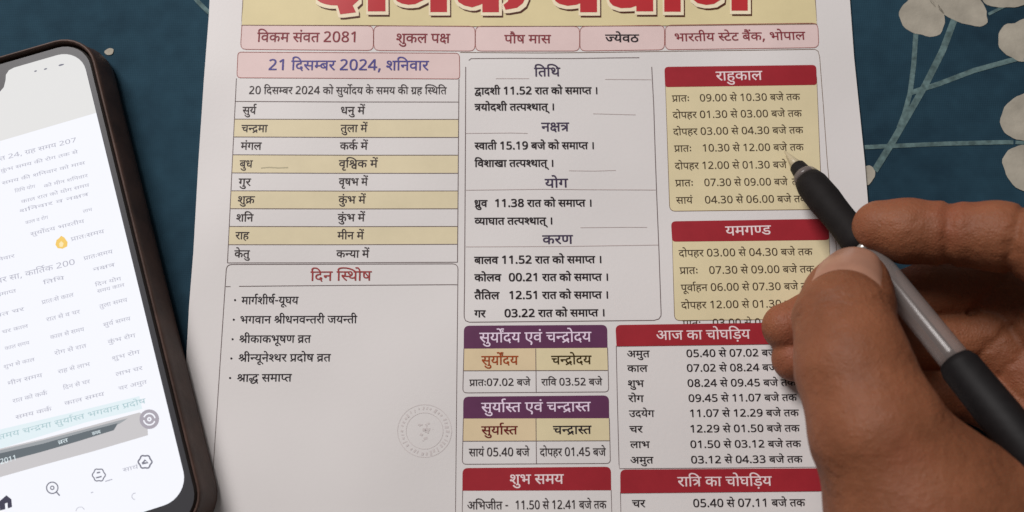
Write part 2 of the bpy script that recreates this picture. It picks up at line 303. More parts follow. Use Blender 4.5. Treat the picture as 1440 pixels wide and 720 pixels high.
'0 622 373 622 373 551 0 551|204 298 204 244 204 216 q 176 188 q 153 188 129 188 q 75 230 q 37 290 q 37 318 37 341 q 64 369 q 98 369 385 369 385 298',
'170 551 170 0 89 0 89 551 0 551 0 622 273 622 273 551',
'395 42 341 -12 282 37 q 178 137 q 98 225 q 75 256 53 287 q 40 323 q 40 340 40 359 q 70 393 q 104 393 129 393 q 166 370 q 181 349 220 369 q 256 429 q 256 468 256 491 q 246 536 q 239 551 0 551 0 622 424 622 424 551 320 551 336 516 q 336 458 336 403 q 292 327 q 216 274 q 167 254 212 202 q 331 91 q',
'634 551 634 0 553 0 553 551 420 551 420 321 420 279 q 403 221 q 385 198 364 173 q 298 146 q 251 146 158 146 q 114 205 97 228 q 79 298 q 79 352 79 551 0 551 0 622 737 622 737 551|249 217 301 217 q 321 249 332 266 q 339 310 q 339 353 339 551 160 551 160 353 160 314 q 168 268 q 178 251 189 235 q 222 217 q',
'-190 615 -211 650 q -240 726 q -240 762 -240 829 q -151 896 q -85 896 -53 896 q 1 883 q 21 872 -1 806 -18 815 q -56 827 q -78 827 -118 827 q -160 782 q -160 747 -160 714 q -133 651 q -108 615',
'89 551 0 551 0 622 80 622 68 644 q 53 694 q 53 724 53 802 q 169 896 q 266 896 357 896 q 512 830 q 577 771 580 833 q 665 896 q 729 896 761 896 q 815 883 q 835 872 813 806 796 815 q 758 827 q 736 827 696 827 q 654 782 q 654 747 654 714 q 681 651 q 706 615 620 615 467 824 q 283 824 213 824 q 134 765 q 134 714 134 684 q 153 639 q 165 622 273 622 273 551 170 551 170 0 89 0',
'',
'0 551 0 622 693 622 693 551 589 551 589 0 508 0 508 355 502 356 q 494 356 470 356 q 420 332 q 374 269 q 356 208 279 232 291 278 q 311 313 287 331 q 239 353 q 209 353 169 353 q 126 307 q 126 271 126 233 q 169 164 q 251 89 q 309 40 255 -12 197 38 q 101 129 q 45 222 q 45 275 45 328 q 94 395 q 168 426 q 204 426 248 426 q 321 397 q 354 370 412 426 q 499 426 504 426 q 508 426 508 551',
'89 551 0 551 0 622 81 622 -52 824 q -219 824 -283 824 q -357 767 q -357 717 -357 684 q -335 635 q -322 615 -406 615 -420 641 q -438 696 q -438 728 -438 804 q -328 896 q -234 896 -103 896 q 92 751 q 165 622 273 622 273 551 170 551 170 0 89 0',
'170 551 170 0 89 0 89 551 0 551 0 622 273 622 273 551|90 615 69 694 q 28 785 q -22 823 q -56 823 -78 823 q -112 814 q -126 809 -150 882 -111 896 q -59 896 -5 896 q 74 845 q 137 722 q 165 615',
'172 -24 125 43 393 205 393 551 208 551 208 234 208 208 q 183 178 q 160 178 134 178 q 79 220 q 41 280 q 41 308 41 331 q 68 359 q 102 359 127 359 127 551 0 551 0 622 578 622 578 551 474 551 474 0 393 0 393 122',
'321 69 357 80 q 403 116 q 403 148 403 186 q 345 229 q 280 229 211 229 q 138 172 q 138 124 138 93 q 161 35 q 232 -36 q 302 -89 248 -142 157 -71 q 58 53 q 58 130 58 168 q 89 227 q 115 248 96 266 q 69 318 q 69 352 69 380 q 89 420 q 106 433 129 450 q 188 465 q 229 465 361 465 361 551 0 551 0 622 546 622 546 551 442 551 442 394 230 394 199 394 q 173 388 q 164 381 149 369 q 149 347 149 327 q 169 296 q 183 284 230 300 q 284 300 353 300 q 440 258 q 481 191 q 481 153 481 95 q 413 19 q 348 2',
'649 551 545 551 545 0 465 0 465 165 439 148 q 367 118 q 317 118 240 118 q 141 204 q 141 275 141 304 q 166 355 q 185 371 38 369 38 441 331 441 349 441 q 385 440 q 389 440 382 370 350 370 292 370 q 221 321 q 221 274 221 231 q 279 188 q 317 188 367 188 q 438 231 q 465 260 465 551 0 551 0 622 649 622',
'42 4 213 81 169 90 q 93 135 q 46 213 q 46 272 46 316 q 77 379 q 102 401 135 430 q 231 456 q 290 456 295 456 295 551 0 551 0 622 534 622 534 551 376 551 376 385 327 385 269 385 q 198 371 q 173 355 151 340 q 126 294 q 126 262 126 209 q 205 140 q 287 140 293 140 q 305 140 q 312 141 306 161 q 306 176 306 211 q 348 240 q 373 240 416 240 q 461 191 q 461 162 461 130 q 432 95 q 410 86 422 62 q 455 11 q 480 -24 413 -58 392 -24 q 354 46 q 342 73 82 -66',
'369 322 400 322 q 450 327 q 478 332 486 260 461 255 q 409 251 q 380 251 338 251 q 245 266 q 212 277 192 264 q 167 253 208 201 q 319 91 q 380 42 326 -12 270 37 q 171 137 q 95 225 q 73 256 51 287 q 40 323 q 40 340 40 359 q 70 393 q 104 393 129 393 q 166 370 q 181 350 202 369 q 217 428 q 217 458 217 488 q 208 536 q 201 551 0 551 0 622 403 622 403 551 281 551 288 534 q 298 488 q 298 458 298 416 q 279 354 q 262 333 314 322 q',
'605 551 502 551 502 0 421 0 421 166 390 146 q 314 118 q 259 118 182 118 q 86 199 q 86 266 86 294 q 106 346 q 128 366 88 385 q 42 455 q 42 497 42 528 q 52 551 0 551 0 622 605 622|167 269 167 227 q 223 188 q 267 188 319 188 q 396 231 q 421 260 421 551 145 551 123 527 q 123 494 123 457 q 166 417 q 200 412 228 419 q 263 419 290 419 q 308 417 302 347 295 348 q 279 348 q 273 348 224 348 q 167 308 q',
'89 551 0 551 0 622 80 622 68 644 q 53 694 q 53 724 53 802 q 169 896 q 266 896 407 896 q 625 743 q 704 615 620 615 467 824 q 283 824 213 824 q 134 765 q 134 714 134 684 q 153 639 q 165 622 273 622 273 551 170 551 170 0 89 0',
'358 222 329 222 q 271 208 q 248 197 201 225 q 137 301 q 137 352 137 380 q 157 420 q 174 433 197 450 q 259 465 q 308 465 401 465 401 551 0 551 0 622 592 622 592 551 482 551 482 394 298 394 267 394 q 241 388 q 232 381 217 369 q 217 347 217 323 q 245 290 q 261 277 307 294 q 362 294 436 294 q 534 219 q 534 154 534 87 q 436 0 q 337 0 239 0 q 84 88 q 25 158 86 207 143 139 q 262 74 q 337 74 453 74 q 453 152 453 187 q 404 222 q|257 -134 257 -110 q 290 -76 q 312 -76 335 -76 q 367 -110 q 367 -134 367 -159 q 335 -192 q 312 -192 290 -192 q 257 -159 q',
'0 622 587 622 587 551 0 551|572 370 435 370 394 370 q 378 373 414 343 q 458 263 q 458 218 458 172 q 417 110 q 350 80 q 310 80 257 80 q 161 141 q 73 282 q 31 401 102 426 148 292 q 248 153 q 306 153 338 153 q 379 187 q 379 227 379 271 q 318 349 q 273 377 302 441 572 441',
'600 551 371 551 371 414 451 384 q 539 271 q 539 198 539 128 q 473 41 q 363 0 q 297 0 184 0 q 46 113 q 46 216 46 283 q 114 374 q 225 420 q 287 420 290 420 290 551 0 551 0 622 600 622|293 72 364 72 q 458 133 q 458 200 458 248 q 400 325 q 343 349 308 349 234 349 q 187 321 159 304 q 126 249 q 126 210 126 140 q 221 72 q',
'0 622 363 622 363 551 0 551|45 242 45 277 q 72 333 q 93 351 122 376 q 204 399 q 272 399 380 399 380 328 291 328 230 328 q 169 316 q 150 299 126 280 q 126 237 126 188 q 200 97 q 271 40 217 -12 171 28 q 92 108 q 45 194 q',
'479 551 479 0 398 0 398 191 369 172 q 301 146 q 254 146 214 146 q 149 173 q 128 194 103 221 q 79 294 q 79 358 79 551 0 551 0 622 583 622 583 551|398 551 160 551 160 369 160 328 q 166 280 q 179 251 q 190 240 213 217 q 263 217 303 217 q 373 255 q 398 280',
'122 189 87 189 q 40 224 q 40 255 40 284 q 76 314 q 104 314 122 314 q 161 299 q 191 276 241 292 q 305 378 q 305 443 305 499 q 246 566 q 199 566 168 566 q 138 539 q 138 516 138 501 q 157 466 q 214 442 q 270 440 253 370 159 376 q 66 459 q 66 517 66 568 q 137 632 q 204 632 251 632 q 333 589 q 384 504 q 384 440 384 371 q 315 254 q 254 221 299 182 q 383 87 q 414 43 350 -1 299 71 q 216 164 q 179 194 152 189 q',
'553 551 553 0 472 0 472 180 443 161 q 363 132 q 308 132 223 132 q 104 229 q 83 322 178 342 q 255 413 q 255 467 255 517 q 208 568 q 171 568 146 568 q 114 544 q 114 521 114 470 q 195 461 187 391 122 400 q 46 461 q 46 519 46 575 q 119 632 q 172 632 213 632 q 288 597 q 336 525 q 336 469 336 395 q 256 303 q 182 274 205 238 q 263 203 q 314 203 366 203 q 440 243 q 472 275 472 551 390 551 390 622 656 622 656 551',
'-179 -44 -156 -39 q -131 -39 -63 -39 q 38 -90 q 117 -176 q 151 -227 94 -268 44 -188 q -57 -113 q -125 -113 -137 -113 q -158 -116 q -167 -118',
'89 551 0 551 0 622 80 622 68 644 q 53 693 q 53 724 53 803 q 181 896 q 290 896 404 896 q 594 826 q 749 699 q 809 615 722 615 631 718 q 424 824 q 311 824 226 824 q 134 765 q 134 711 134 683 q 153 639 q 165 622 273 622 273 551 170 551 170 0 89 0',
'-179 615 -206 655 q -251 692 q -294 703 q -320 703 -340 703 q -382 691 q -402 682 -428 751 -405 761 q -355 773 q -326 773 -281 773 q -211 730 q -187 692 -183 694 -203 746 q -241 803 q -285 827 q -316 827 -340 827 q -372 819 q -386 813 -409 882 -370 896 q -318 896 -264 896 q -185 845 q -122 722 q -94 615',
'127 65 80 132 326 281 284 335 q 223 380 q 181 380 153 380 q 96 364 q 55 343 27 417 61 433 q 135 456 q 179 456 219 456 q 283 431 q 345 374 q 382 326 382 551 0 551 0 622 566 622 566 551 463 551 463 0 382 0 382 234',
'122 189 87 189 q 40 224 q 40 255 40 284 q 76 314 q 104 314 122 314 q 161 299 q 191 276 241 292 q 305 378 q 305 443 305 499 q 246 566 q 199 566 168 566 q 138 539 q 138 516 138 501 q 157 466 q 214 442 q 270 440 253 370 159 376 q 66 459 q 66 517 66 568 q 137 632 q 204 632 251 632 q 333 589 q 384 504 q 384 440 384 371 q 315 254 q 254 221 299 182 q 383 87 q 414 43 350 -1 299 71 q 216 164 q 179 194 152 189 q|591 551 591 0 510 0 510 551 421 551 421 622 695 622 695 551',
'89 551 0 551 0 622 82 622 68 647 q 53 701 q 53 731 53 805 q 158 896 q 249 896 374 896 q 554 750 q 621 615 540 615 479 721 q 342 825 q 262 825 202 825 q 134 768 q 134 720 134 690 q 152 642 q 165 622 273 622 273 551 170 551 170 0 89 0',
'0 622 569 622 569 551 466 551 466 0 385 0 385 298 204 298 204 244 204 216 q 176 188 q 153 188 129 188 q 75 230 q 37 290 q 37 318 37 341 q 64 369 q 98 369 385 369 385 551 0 551',
'587 551 587 0 506 0 506 266 477 257 q 419 251 q 380 251 338 251 q 245 266 q 212 277 192 264 q 167 253 208 201 q 319 91 q 380 42 326 -12 270 37 q 171 137 q 95 225 q 73 256 51 287 q 40 323 q 40 340 40 359 q 70 393 q 104 393 129 393 q 166 370 q 181 350 202 369 q 217 428 q 217 458 217 488 q 208 536 q 201 551 0 551 0 622 691 622 691 551|369 322 408 322 q 472 330 q 506 339 506 551 281 551 288 534 q 298 488 q 298 458 298 416 q 279 354 q 262 333 314 322 q',
'207 321 428 321 428 250 207 250 207 213 207 180 q 178 151 q 159 151 140 151 q 98 176 q 62 215 q 39 259 q 39 278 39 296 q 66 321 q 100 321 126 321 126 551 0 551 0 622 364 622 364 551 207 551',
'585 551 482 551 482 0 401 0 401 165 374 147 q 297 118 q 241 118 185 118 q 96 160 q 46 235 q 46 286 46 372 q 167 464 q 265 464 279 464 q 319 461 q 358 457 q 369 454 363 385 343 389 q 293 395 q 268 395 248 395 q 230 392 365 224 384 238 q 401 256 401 551 0 551 0 622 585 622|127 287 127 235 q 194 184 q 242 184 260 184 q 293 190 q 308 195 168 370 127 342 q',
'227 -125 171 -125 q 87 -84 q 40 -13 q 40 33 40 92 q 106 171 q 163 187 146 224 q 146 272 146 316 q 177 379 q 202 401 236 430 q 331 456 q 390 456 395 456 395 551 0 551 0 622 634 622 634 551 476 551 476 385 427 385 369 385 q 298 371 q 273 355 227 324 q 227 262 227 209 q 306 140 q 390 140 394 140 q 404 140 q 411 141 406 161 q 406 176 406 211 q 448 240 q 473 240 516 240 q 561 191 q 561 162 561 130 q 527 93 q 501 83 585 -138 516 -166 459 -6 417 -54 q 308 -125 q|119 34 119 -15 q 186 -56 q 229 -56 273 -56 q 345 -18 q 404 40 q 428 72 418 71 q 400 70 q 394 70 346 70 q 247 96 q 210 127 171 118 q 119 70 q',
'630 551 526 551 526 0 445 0 445 150 414 130 q 341 103 q 283 103 206 103 q 111 184 q 111 251 111 278 q 129 328 q 148 348 101 366 q 42 437 q 42 493 42 553 q 124 632 q 187 632 240 632 q 311 576 q 311 531 311 484 q 271 443 210 482 221 492 q 230 515 q 230 526 230 541 q 210 568 q 184 568 156 568 q 116 524 q 116 489 116 457 q 147 418 q 196 400 q 223 397 253 405 q 288 405 299 405 q 326 403 q 333 402 326 332 320 333 q 303 333 q 298 333 248 333 q 191 292 q 191 254 191 213 q 248 173 q 292 173 345 173 q 419 216 q 445 245 445 551 383 551 383 622 630 622',
'132 -43 85 22 242 110 182 120 q 111 194 q 111 251 111 278 q 129 328 q 148 348 101 366 q 42 437 q 42 493 42 553 q 124 632 q 187 632 240 632 q 311 576 q 311 531 311 484 q 271 443 210 482 221 492 q 230 515 q 230 526 230 541 q 210 568 q 184 568 156 568 q 116 524 q 116 489 116 457 q 147 418 q 196 400 q 223 397 253 405 q 288 405 299 405 q 326 403 q 333 402 326 332 320 333 q 303 333 q 298 333 248 333 q 191 292 q 191 254 191 213 q 248 173 q 292 173 345 173 q 419 216 q 445 245 445 551 383 551 383 622 630 622 630 551 526 551 526 0 445 0 445 156',
'623 551 623 0 542 0 542 325 511 310 q 440 293 q 390 293 340 293 q 257 313 q 225 326 178 297 q 128 244 q 128 208 128 188 q 148 147 q 200 120 q 247 120 258 120 q 269 121 263 139 q 263 157 263 189 q 303 216 q 328 216 369 216 q 413 164 q 413 136 413 108 q 388 76 q 365 66 383 43 q 421 2 q 448 -24 390 -65 363 -34 q 314 27 q 298 53 286 51 q 258 50 q 245 50 186 50 q 96 91 q 46 162 q 46 205 46 260 q 115 333 q 164 361 120 390 q 74 461 q 74 507 74 560 q 155 632 q 231 632 293 632 q 382 574 q 382 515 382 467 q 336 401 q 295 373 314 368 q 357 364 q 379 364 425 364 q 504 385 q 542 411 542 551 453 551 453 622 727 622 727 551|153 502 153 469 q 195 416 q 228 399 303 448 q 303 506 303 530 q 269 566 q 229 566 195 566 q 153 532 q',
'-63 -245 -88 -255 q -145 -268 q -173 -268 -248 -268 q -333 -189 q -333 -126 -333 -69 q -241 11 q -162 11 -87 11 q 25 -45 q 111 -136 q 145 -189 83 -228 29 -145 q -83 -57 q -156 -57 -207 -57 q -259 -96 q -259 -128 -259 -166 q -209 -196 q -178 -196 -151 -196 q -109 -185 q -88 -175',
'170 551 170 0 89 0 89 551 0 551 0 622 273 622 273 551|80 615 53 655 q 8 692 q -35 703 q -61 703 -81 703 q -123 691 q -143 682 -169 751 -146 761 q -96 773 q -67 773 -22 773 q 48 730 q 72 692 76 694 56 746 q 18 803 q -26 827 q -57 827 -81 827 q -113 819 q -127 813 -150 882 -111 896 q -59 896 -5 896 q 74 845 q 137 722 q 165 615',
'593 622 593 551 489 551 489 0 408 0 408 191 378 174 q 304 146 q 254 146 214 146 q 149 173 q 128 194 103 221 q 79 294 q 79 358 79 551 0 551 0 622|408 551 205 551 408 287|189 240 212 217 q 262 217 288 217 q 338 233 q 360 245 159 507 159 369 159 328 q 165 280 q 178 251 q',
'45 53 214 153 160 162 q 128 194 103 221 q 79 294 q 79 358 79 551 0 551 0 622 583 622 583 551 479 551 479 0 398 0 398 193 92 -13|398 551 160 551 160 369 160 328 q 166 280 q 179 251 q 190 240 213 217 q 262 217 301 217 q 373 255 q 398 280',
'78 435 78 461 q 114 499 q 139 499 164 499 q 200 461 q 200 435 200 409 q 164 371 q 139 371 114 371 q 78 409 q|78 118 78 144 q 114 182 q 139 182 164 182 q 200 144 q 200 118 200 92 q 164 54 q 139 54 114 54 q 78 92 q',
'-179 615 -206 655 q -251 692 q -294 703 q -320 703 -340 703 q -382 691 q -402 682 -428 751 -405 761 q -355 773 q -326 773 -281 773 q -211 730 q -187 692 -183 694 -203 746 q -241 803 q -285 827 q -316 827 -340 827 q -372 819 q -386 813 -409 882 -370 896 q -318 896 -264 896 q -185 845 q -122 722 q -94 615|-113 816 -113 840 q -80 874 q -58 874 -35 874 q -2 840 q -2 816 -2 792 q -35 758 q -58 758 -80 758 q -113 792 q',
'-169 615 -190 694 q -231 785 q -281 823 q -315 823 -337 823 q -371 814 q -385 809 -409 882 -370 896 q -318 896 -264 896 q -185 845 q -122 722 q -94 615|-113 821 -113 845 q -80 879 q -58 879 -35 879 q -2 845 q -2 821 -2 797 q -35 763 q -58 763 -80 763 q -113 797 q',
'251 146 158 146 q 114 205 97 228 q 79 298 q 79 352 79 551 0 551 0 622 481 622 481 551 420 551 420 321 420 279 q 403 221 q 385 198 364 173 q 298 146 q|249 217 301 217 q 321 249 332 266 q 339 310 q 339 353 339 551 160 551 160 353 160 314 q 168 268 q 178 251 189 235 q 222 217 q',
'358 222 329 222 q 271 208 q 248 197 201 225 q 137 301 q 137 352 137 380 q 157 420 q 174 433 197 450 q 259 465 q 308 465 401 465 401 551 0 551 0 622 592 622 592 551 482 551 482 394 298 394 267 394 q 241 388 q 232 381 217 369 q 217 347 217 323 q 245 290 q 261 277 307 294 q 362 294 436 294 q 534 219 q 534 154 534 87 q 436 0 q 337 0 239 0 q 84 88 q 25 158 86 207 143 139 q 262 74 q 337 74 453 74 q 453 152 453 187 q 404 222 q',
'284 300 355 300 q 442 260 q 481 196 q 481 160 481 107 q 419 39 q 360 18 333 85 365 96 q 404 129 q 404 157 404 191 q 347 229 q 282 229 205 229 q 138 175 q 138 135 138 112 q 159 61 q 225 3 q 292 -31 309 -29 q 325 -29 400 -29 q 483 -106 q 483 -169 483 -230 q 390 -308 q 304 -308 207 -308 q 66 -216 q 6 -140 67 -97 106 -145 q 176 -207 q 255 -236 q 304 -236 410 -236 q 410 -162 410 -129 q 361 -97 q 330 -97 303 -97 q 260 -108 q 239 -119 223 -79 134 -25 q 58 77 q 58 137 58 172 q 88 229 q 113 249 95 267 q 69 318 q 69 352 69 380 q 89 420 q 106 433 129 450 q 188 465 q 229 465 361 465 361 551 0 551 0 622 546 622 546 551 442 551 442 394 230 394 199 394 q 173 388 q 164 381 149 369 q 149 347 149 328 q 168 297 q 182 285 229 300 q',
'729 551 729 0 648 0 648 45 613 26 q 530 7 q 488 7 380 7 q 183 114 q 85 239 58 274 q 40 319 q 40 338 40 359 q 70 393 q 104 393 129 393 q 166 370 q 181 350 202 369 q 217 428 q 217 458 217 484 q 210 531 q 201 551 0 551 0 622 833 622 833 551|534 232 569 232 q 627 261 q 648 280 648 551 281 551 298 514 q 298 458 298 376 q 228 280 q 166 253 236 169 q 391 79 q 490 79 533 79 q 611 99 q 648 122 648 198 625 184 q 561 164 q 521 164 474 164 q 399 203 q 356 273 q 356 319 356 392 q 452 473 q 531 473 548 473 q 602 468 q 616 463 610 394 595 398 q 558 404 q 540 404 492 404 q 437 360 q 437 316 437 273 q 492 232 q',
'27 -233 2 -246 q -65 -268 q -106 -268 -181 -268 q -266 -189 q -266 -126 -266 -70 q -177 13 q -89 18 -82 -48 -140 -55 q -192 -99 q -192 -132 -192 -166 q -142 -197 q -111 -197 -79 -197 q -32 -182 q 2 -164',
'607 551 607 -137 526 -137 526 -61 502 -75 q 436 -95 q 395 -95 346 -95 q 269 -56 q 225 14 q 225 61 225 133 q 324 214 q 405 214 423 214 q 480 209 q 494 204 488 135 472 139 q 433 146 q 414 146 363 146 q 305 101 q 305 57 305 14 q 363 -26 q 407 -26 444 -26 q 504 2 q 526 21 526 248 456 253 q 312 290 q 257 314 214 286 q 123 229 q 76 202 28 270 69 290 q 146 333 q 183 354 130 392 q 89 464 q 89 503 89 556 q 174 632 q 247 632 313 632 q 399 559 q 399 500 399 457 q 354 388 q 319 361 402 329 q 526 321 526 551 462 551 462 622 710 622 710 551|248 393 281 415 q 318 469 q 318 500 318 534 q 278 566 q 244 566 215 566 q 168 532 q 168 497 168 473 q 202 419 q',
'255 464 268 464 q 307 461 q 344 457 q 354 454 349 381 330 385 q 282 391 q 259 391 197 391 q 127 337 q 127 287 127 236 q 191 188 q 240 188 284 188 q 369 233 q 400 274 386 310 q 380 353 442 366 q 502 413 q 502 457 502 485 q 479 533 q 465 551 0 551 0 622 937 622 937 551 833 551 833 0 752 0 752 179 724 161 q 646 132 q 595 132 546 132 q 468 170 q 440 204 416 182 q 359 143 q 284 118 q 233 118 181 118 q 96 160 q 46 235 q 46 286 46 372 q 161 464 q|471 301 491 252 q 552 203 q 601 203 651 203 q 725 245 q 752 274 752 551 553 551 582 499 q 582 445 582 337 q',
'104 -24 57 41 203 124 133 132 q 46 217 q 46 286 46 372 q 161 464 q 255 464 268 464 q 307 461 q 344 457 q 354 454 349 381 330 385 q 282 391 q 259 391 197 391 q 127 337 q 127 287 127 236 q 190 188 q 235 188 287 188 q 362 233 q 387 260 387 551 0 551 0 622 571 622 571 551 467 551 467 0 387 0 387 162 385 161',
'46 53 174 127 120 139 q 46 220 q 46 290 46 370 q 156 464 q 244 464 267 464 q 324 457 q 339 454 333 381 317 385 q 268 391 q 249 391 191 391 q 127 339 q 127 292 127 239 q 188 188 q 228 188 272 188 q 341 230 q 371 260 371 551 0 551 0 622 777 622 777 551 452 551 452 350 477 373 q 534 399 q 569 399 634 399 q 716 316 q 716 239 716 193 q 686 89 q 651 39 579 80 604 112 q 636 196 q 636 237 636 284 q 597 330 q 562 330 535 330 q 480 293 q 452 258 452 0 371 0 371 173 363 167 q 343 153 q 331 146 93 -12',
'243 40 195 107 447 258 389 270 q 295 298 q 257 314 214 286 q 123 229 q 76 202 28 270 69 290 q 146 333 q 183 354 130 392 q 89 464 q 89 503 89 556 q 174 632 q 247 632 313 632 q 399 559 q 399 500 399 457 q 354 388 q 319 361 363 344 q 483 316 q 537 310 537 551 461 551 461 622 722 622 722 551 618 551 618 0 537 0 537 234|168 497 168 473 q 202 419 q 248 393 281 415 q 318 469 q 318 500 318 534 q 278 566 q 244 566 215 566 q 168 532 q',
'757 -138 688 -166 631 -8 600 -49 q 516 -120 q 410 -164 q 345 -164 255 -164 q 159 -88 q 159 -30 159 -13 q 170 22 q 181 38 119 54 q 40 124 q 40 185 40 242 q 117 317 q 177 317 227 317 q 294 264 q 294 221 294 202 q 277 156 q 257 138 198 176 218 193 q 218 215 218 229 q 200 254 q 175 254 150 254 q 112 212 q 112 181 112 149 q 150 113 q 209 95 q 241 93 272 106 q 312 106 322 106 q 344 105 q 351 104 345 36 340 37 q 328 37 q 323 37 283 37 q 238 4 q 238 -25 238 -60 q 295 -95 q 338 -95 419 -95 q 547 -2 q 599 72 589 71 q 571 69 q 565 69 523 69 q 436 90 q 363 137 q 318 215 q 318 272 318 316 q 348 379 q 373 401 406 430 q 502 456 q 562 456 566 456 566 551 0 551 0 622 806 622 806 551 647 551 647 385 599 385 540 385 q 469 371 q 445 355 423 340 q 398 294 q 398 262 398 209 q 478 140 q 562 140 565 140 q 575 140 q 582 141 580 150 q 578 169 q 578 176 578 211 q 619 240 q 645 240 687 240 q 732 191 q 732 162 732 130 q 699 93 q 672 83',
'160 551 160 369 160 328 q 166 280 q 179 251 q 190 240 213 217 q 263 217 304 217 q 375 257 q 400 282 436 214 396 186 q 313 146 q 254 146 214 146 q 149 173 q 128 194 103 221 q 79 294 q 79 358 79 551 0 551 0 622 322 622 322 551',
'170 551 170 0 89 0 89 551 0 551 0 622 273 622 273 551|90 615 69 694 q 28 785 q -22 823 q -56 823 -78 823 q -112 814 q -126 809 -150 882 -111 896 q -59 896 -10 896 q 50 862 q 78 819 103 896 q 204 896 236 896 q 290 883 q 310 872 288 806 271 815 q 233 827 q 211 827 171 827 q 129 782 q 129 747 129 736 q 130 726 148 679 q 165 615|229 674 209 674 q 179 703 q 179 724 179 745 q 209 774 q 229 774 250 774 q 279 745 q 279 724 279 703 q 250 674 q',
'170 551 170 0 89 0 89 551 0 551 0 622 273 622 273 551|90 615 69 694 q 28 785 q -22 823 q -56 823 -78 823 q -112 814 q -126 809 -150 882 -111 896 q -59 896 -10 896 q 50 862 q 78 819 103 896 q 204 896 236 896 q 290 883 q 310 872 288 806 271 815 q 233 827 q 211 827 171 827 q 129 782 q 129 747 129 736 q 130 726 148 679 q 165 615',
'519 551 371 551 371 349 316 349 268 349 q 204 333 q 181 318 126 280 q 126 215 126 167 q 170 104 q 241 74 q 283 74 337 74 q 413 99 q 455 121 482 47 438 27 q 339 0 q 286 0 217 0 q 108 52 q 46 150 q 46 220 46 285 q 114 374 q 225 420 q 288 420 290 420 290 551 0 551 0 622 519 622',
'89 551 0 551 0 622 80 622 68 644 q 53 692 q 53 725 53 808 q 222 896 q 376 896 563 896 q 862 822 q 1094 695 q 1177 615 1076 615 934 716 q 599 824 q 408 824 269 824 q 134 770 q 134 705 134 681 q 152 638 q 164 622 273 622 273 551 170 551 170 0 89 0',
'380 42 326 -12 270 37 q 171 137 q 95 225 q 73 256 51 287 q 40 323 q 40 340 40 359 q 70 393 q 104 393 129 393 q 166 370 q 181 350 202 369 q 217 428 q 217 458 217 488 q 208 536 q 201 551 0 551 0 622 494 622 520 632 q 552 632 593 632 q 668 597 q 716 525 q 716 469 716 395 q 636 303 q 562 274 585 238 q 643 203 q 694 203 746 203 q 820 243 q 852 275 852 551 770 551 770 622 1036 622 1036 551 933 551 933 0 852 0 852 180 823 161 q 743 132 q 688 132 619 132 q 513 197 q 484 259 436 251 q 380 251 338 251 q 245 266 q 212 277 192 264 q 167 253 208 201 q 319 91 q|369 322 410 322 q 479 328 q 519 337 582 358 q 635 422 q 635 467 635 517 q 588 568 q 551 568 526 568 q 494 544 q 494 521 494 470 q 575 461 567 391 502 400 q 426 461 q 426 519 426 536 q 430 551 281 551 288 534 q 298 488 q 298 458 298 416 q 279 354 q 262 333 314 322 q',
'194 622 275 622 275 0 194 0']
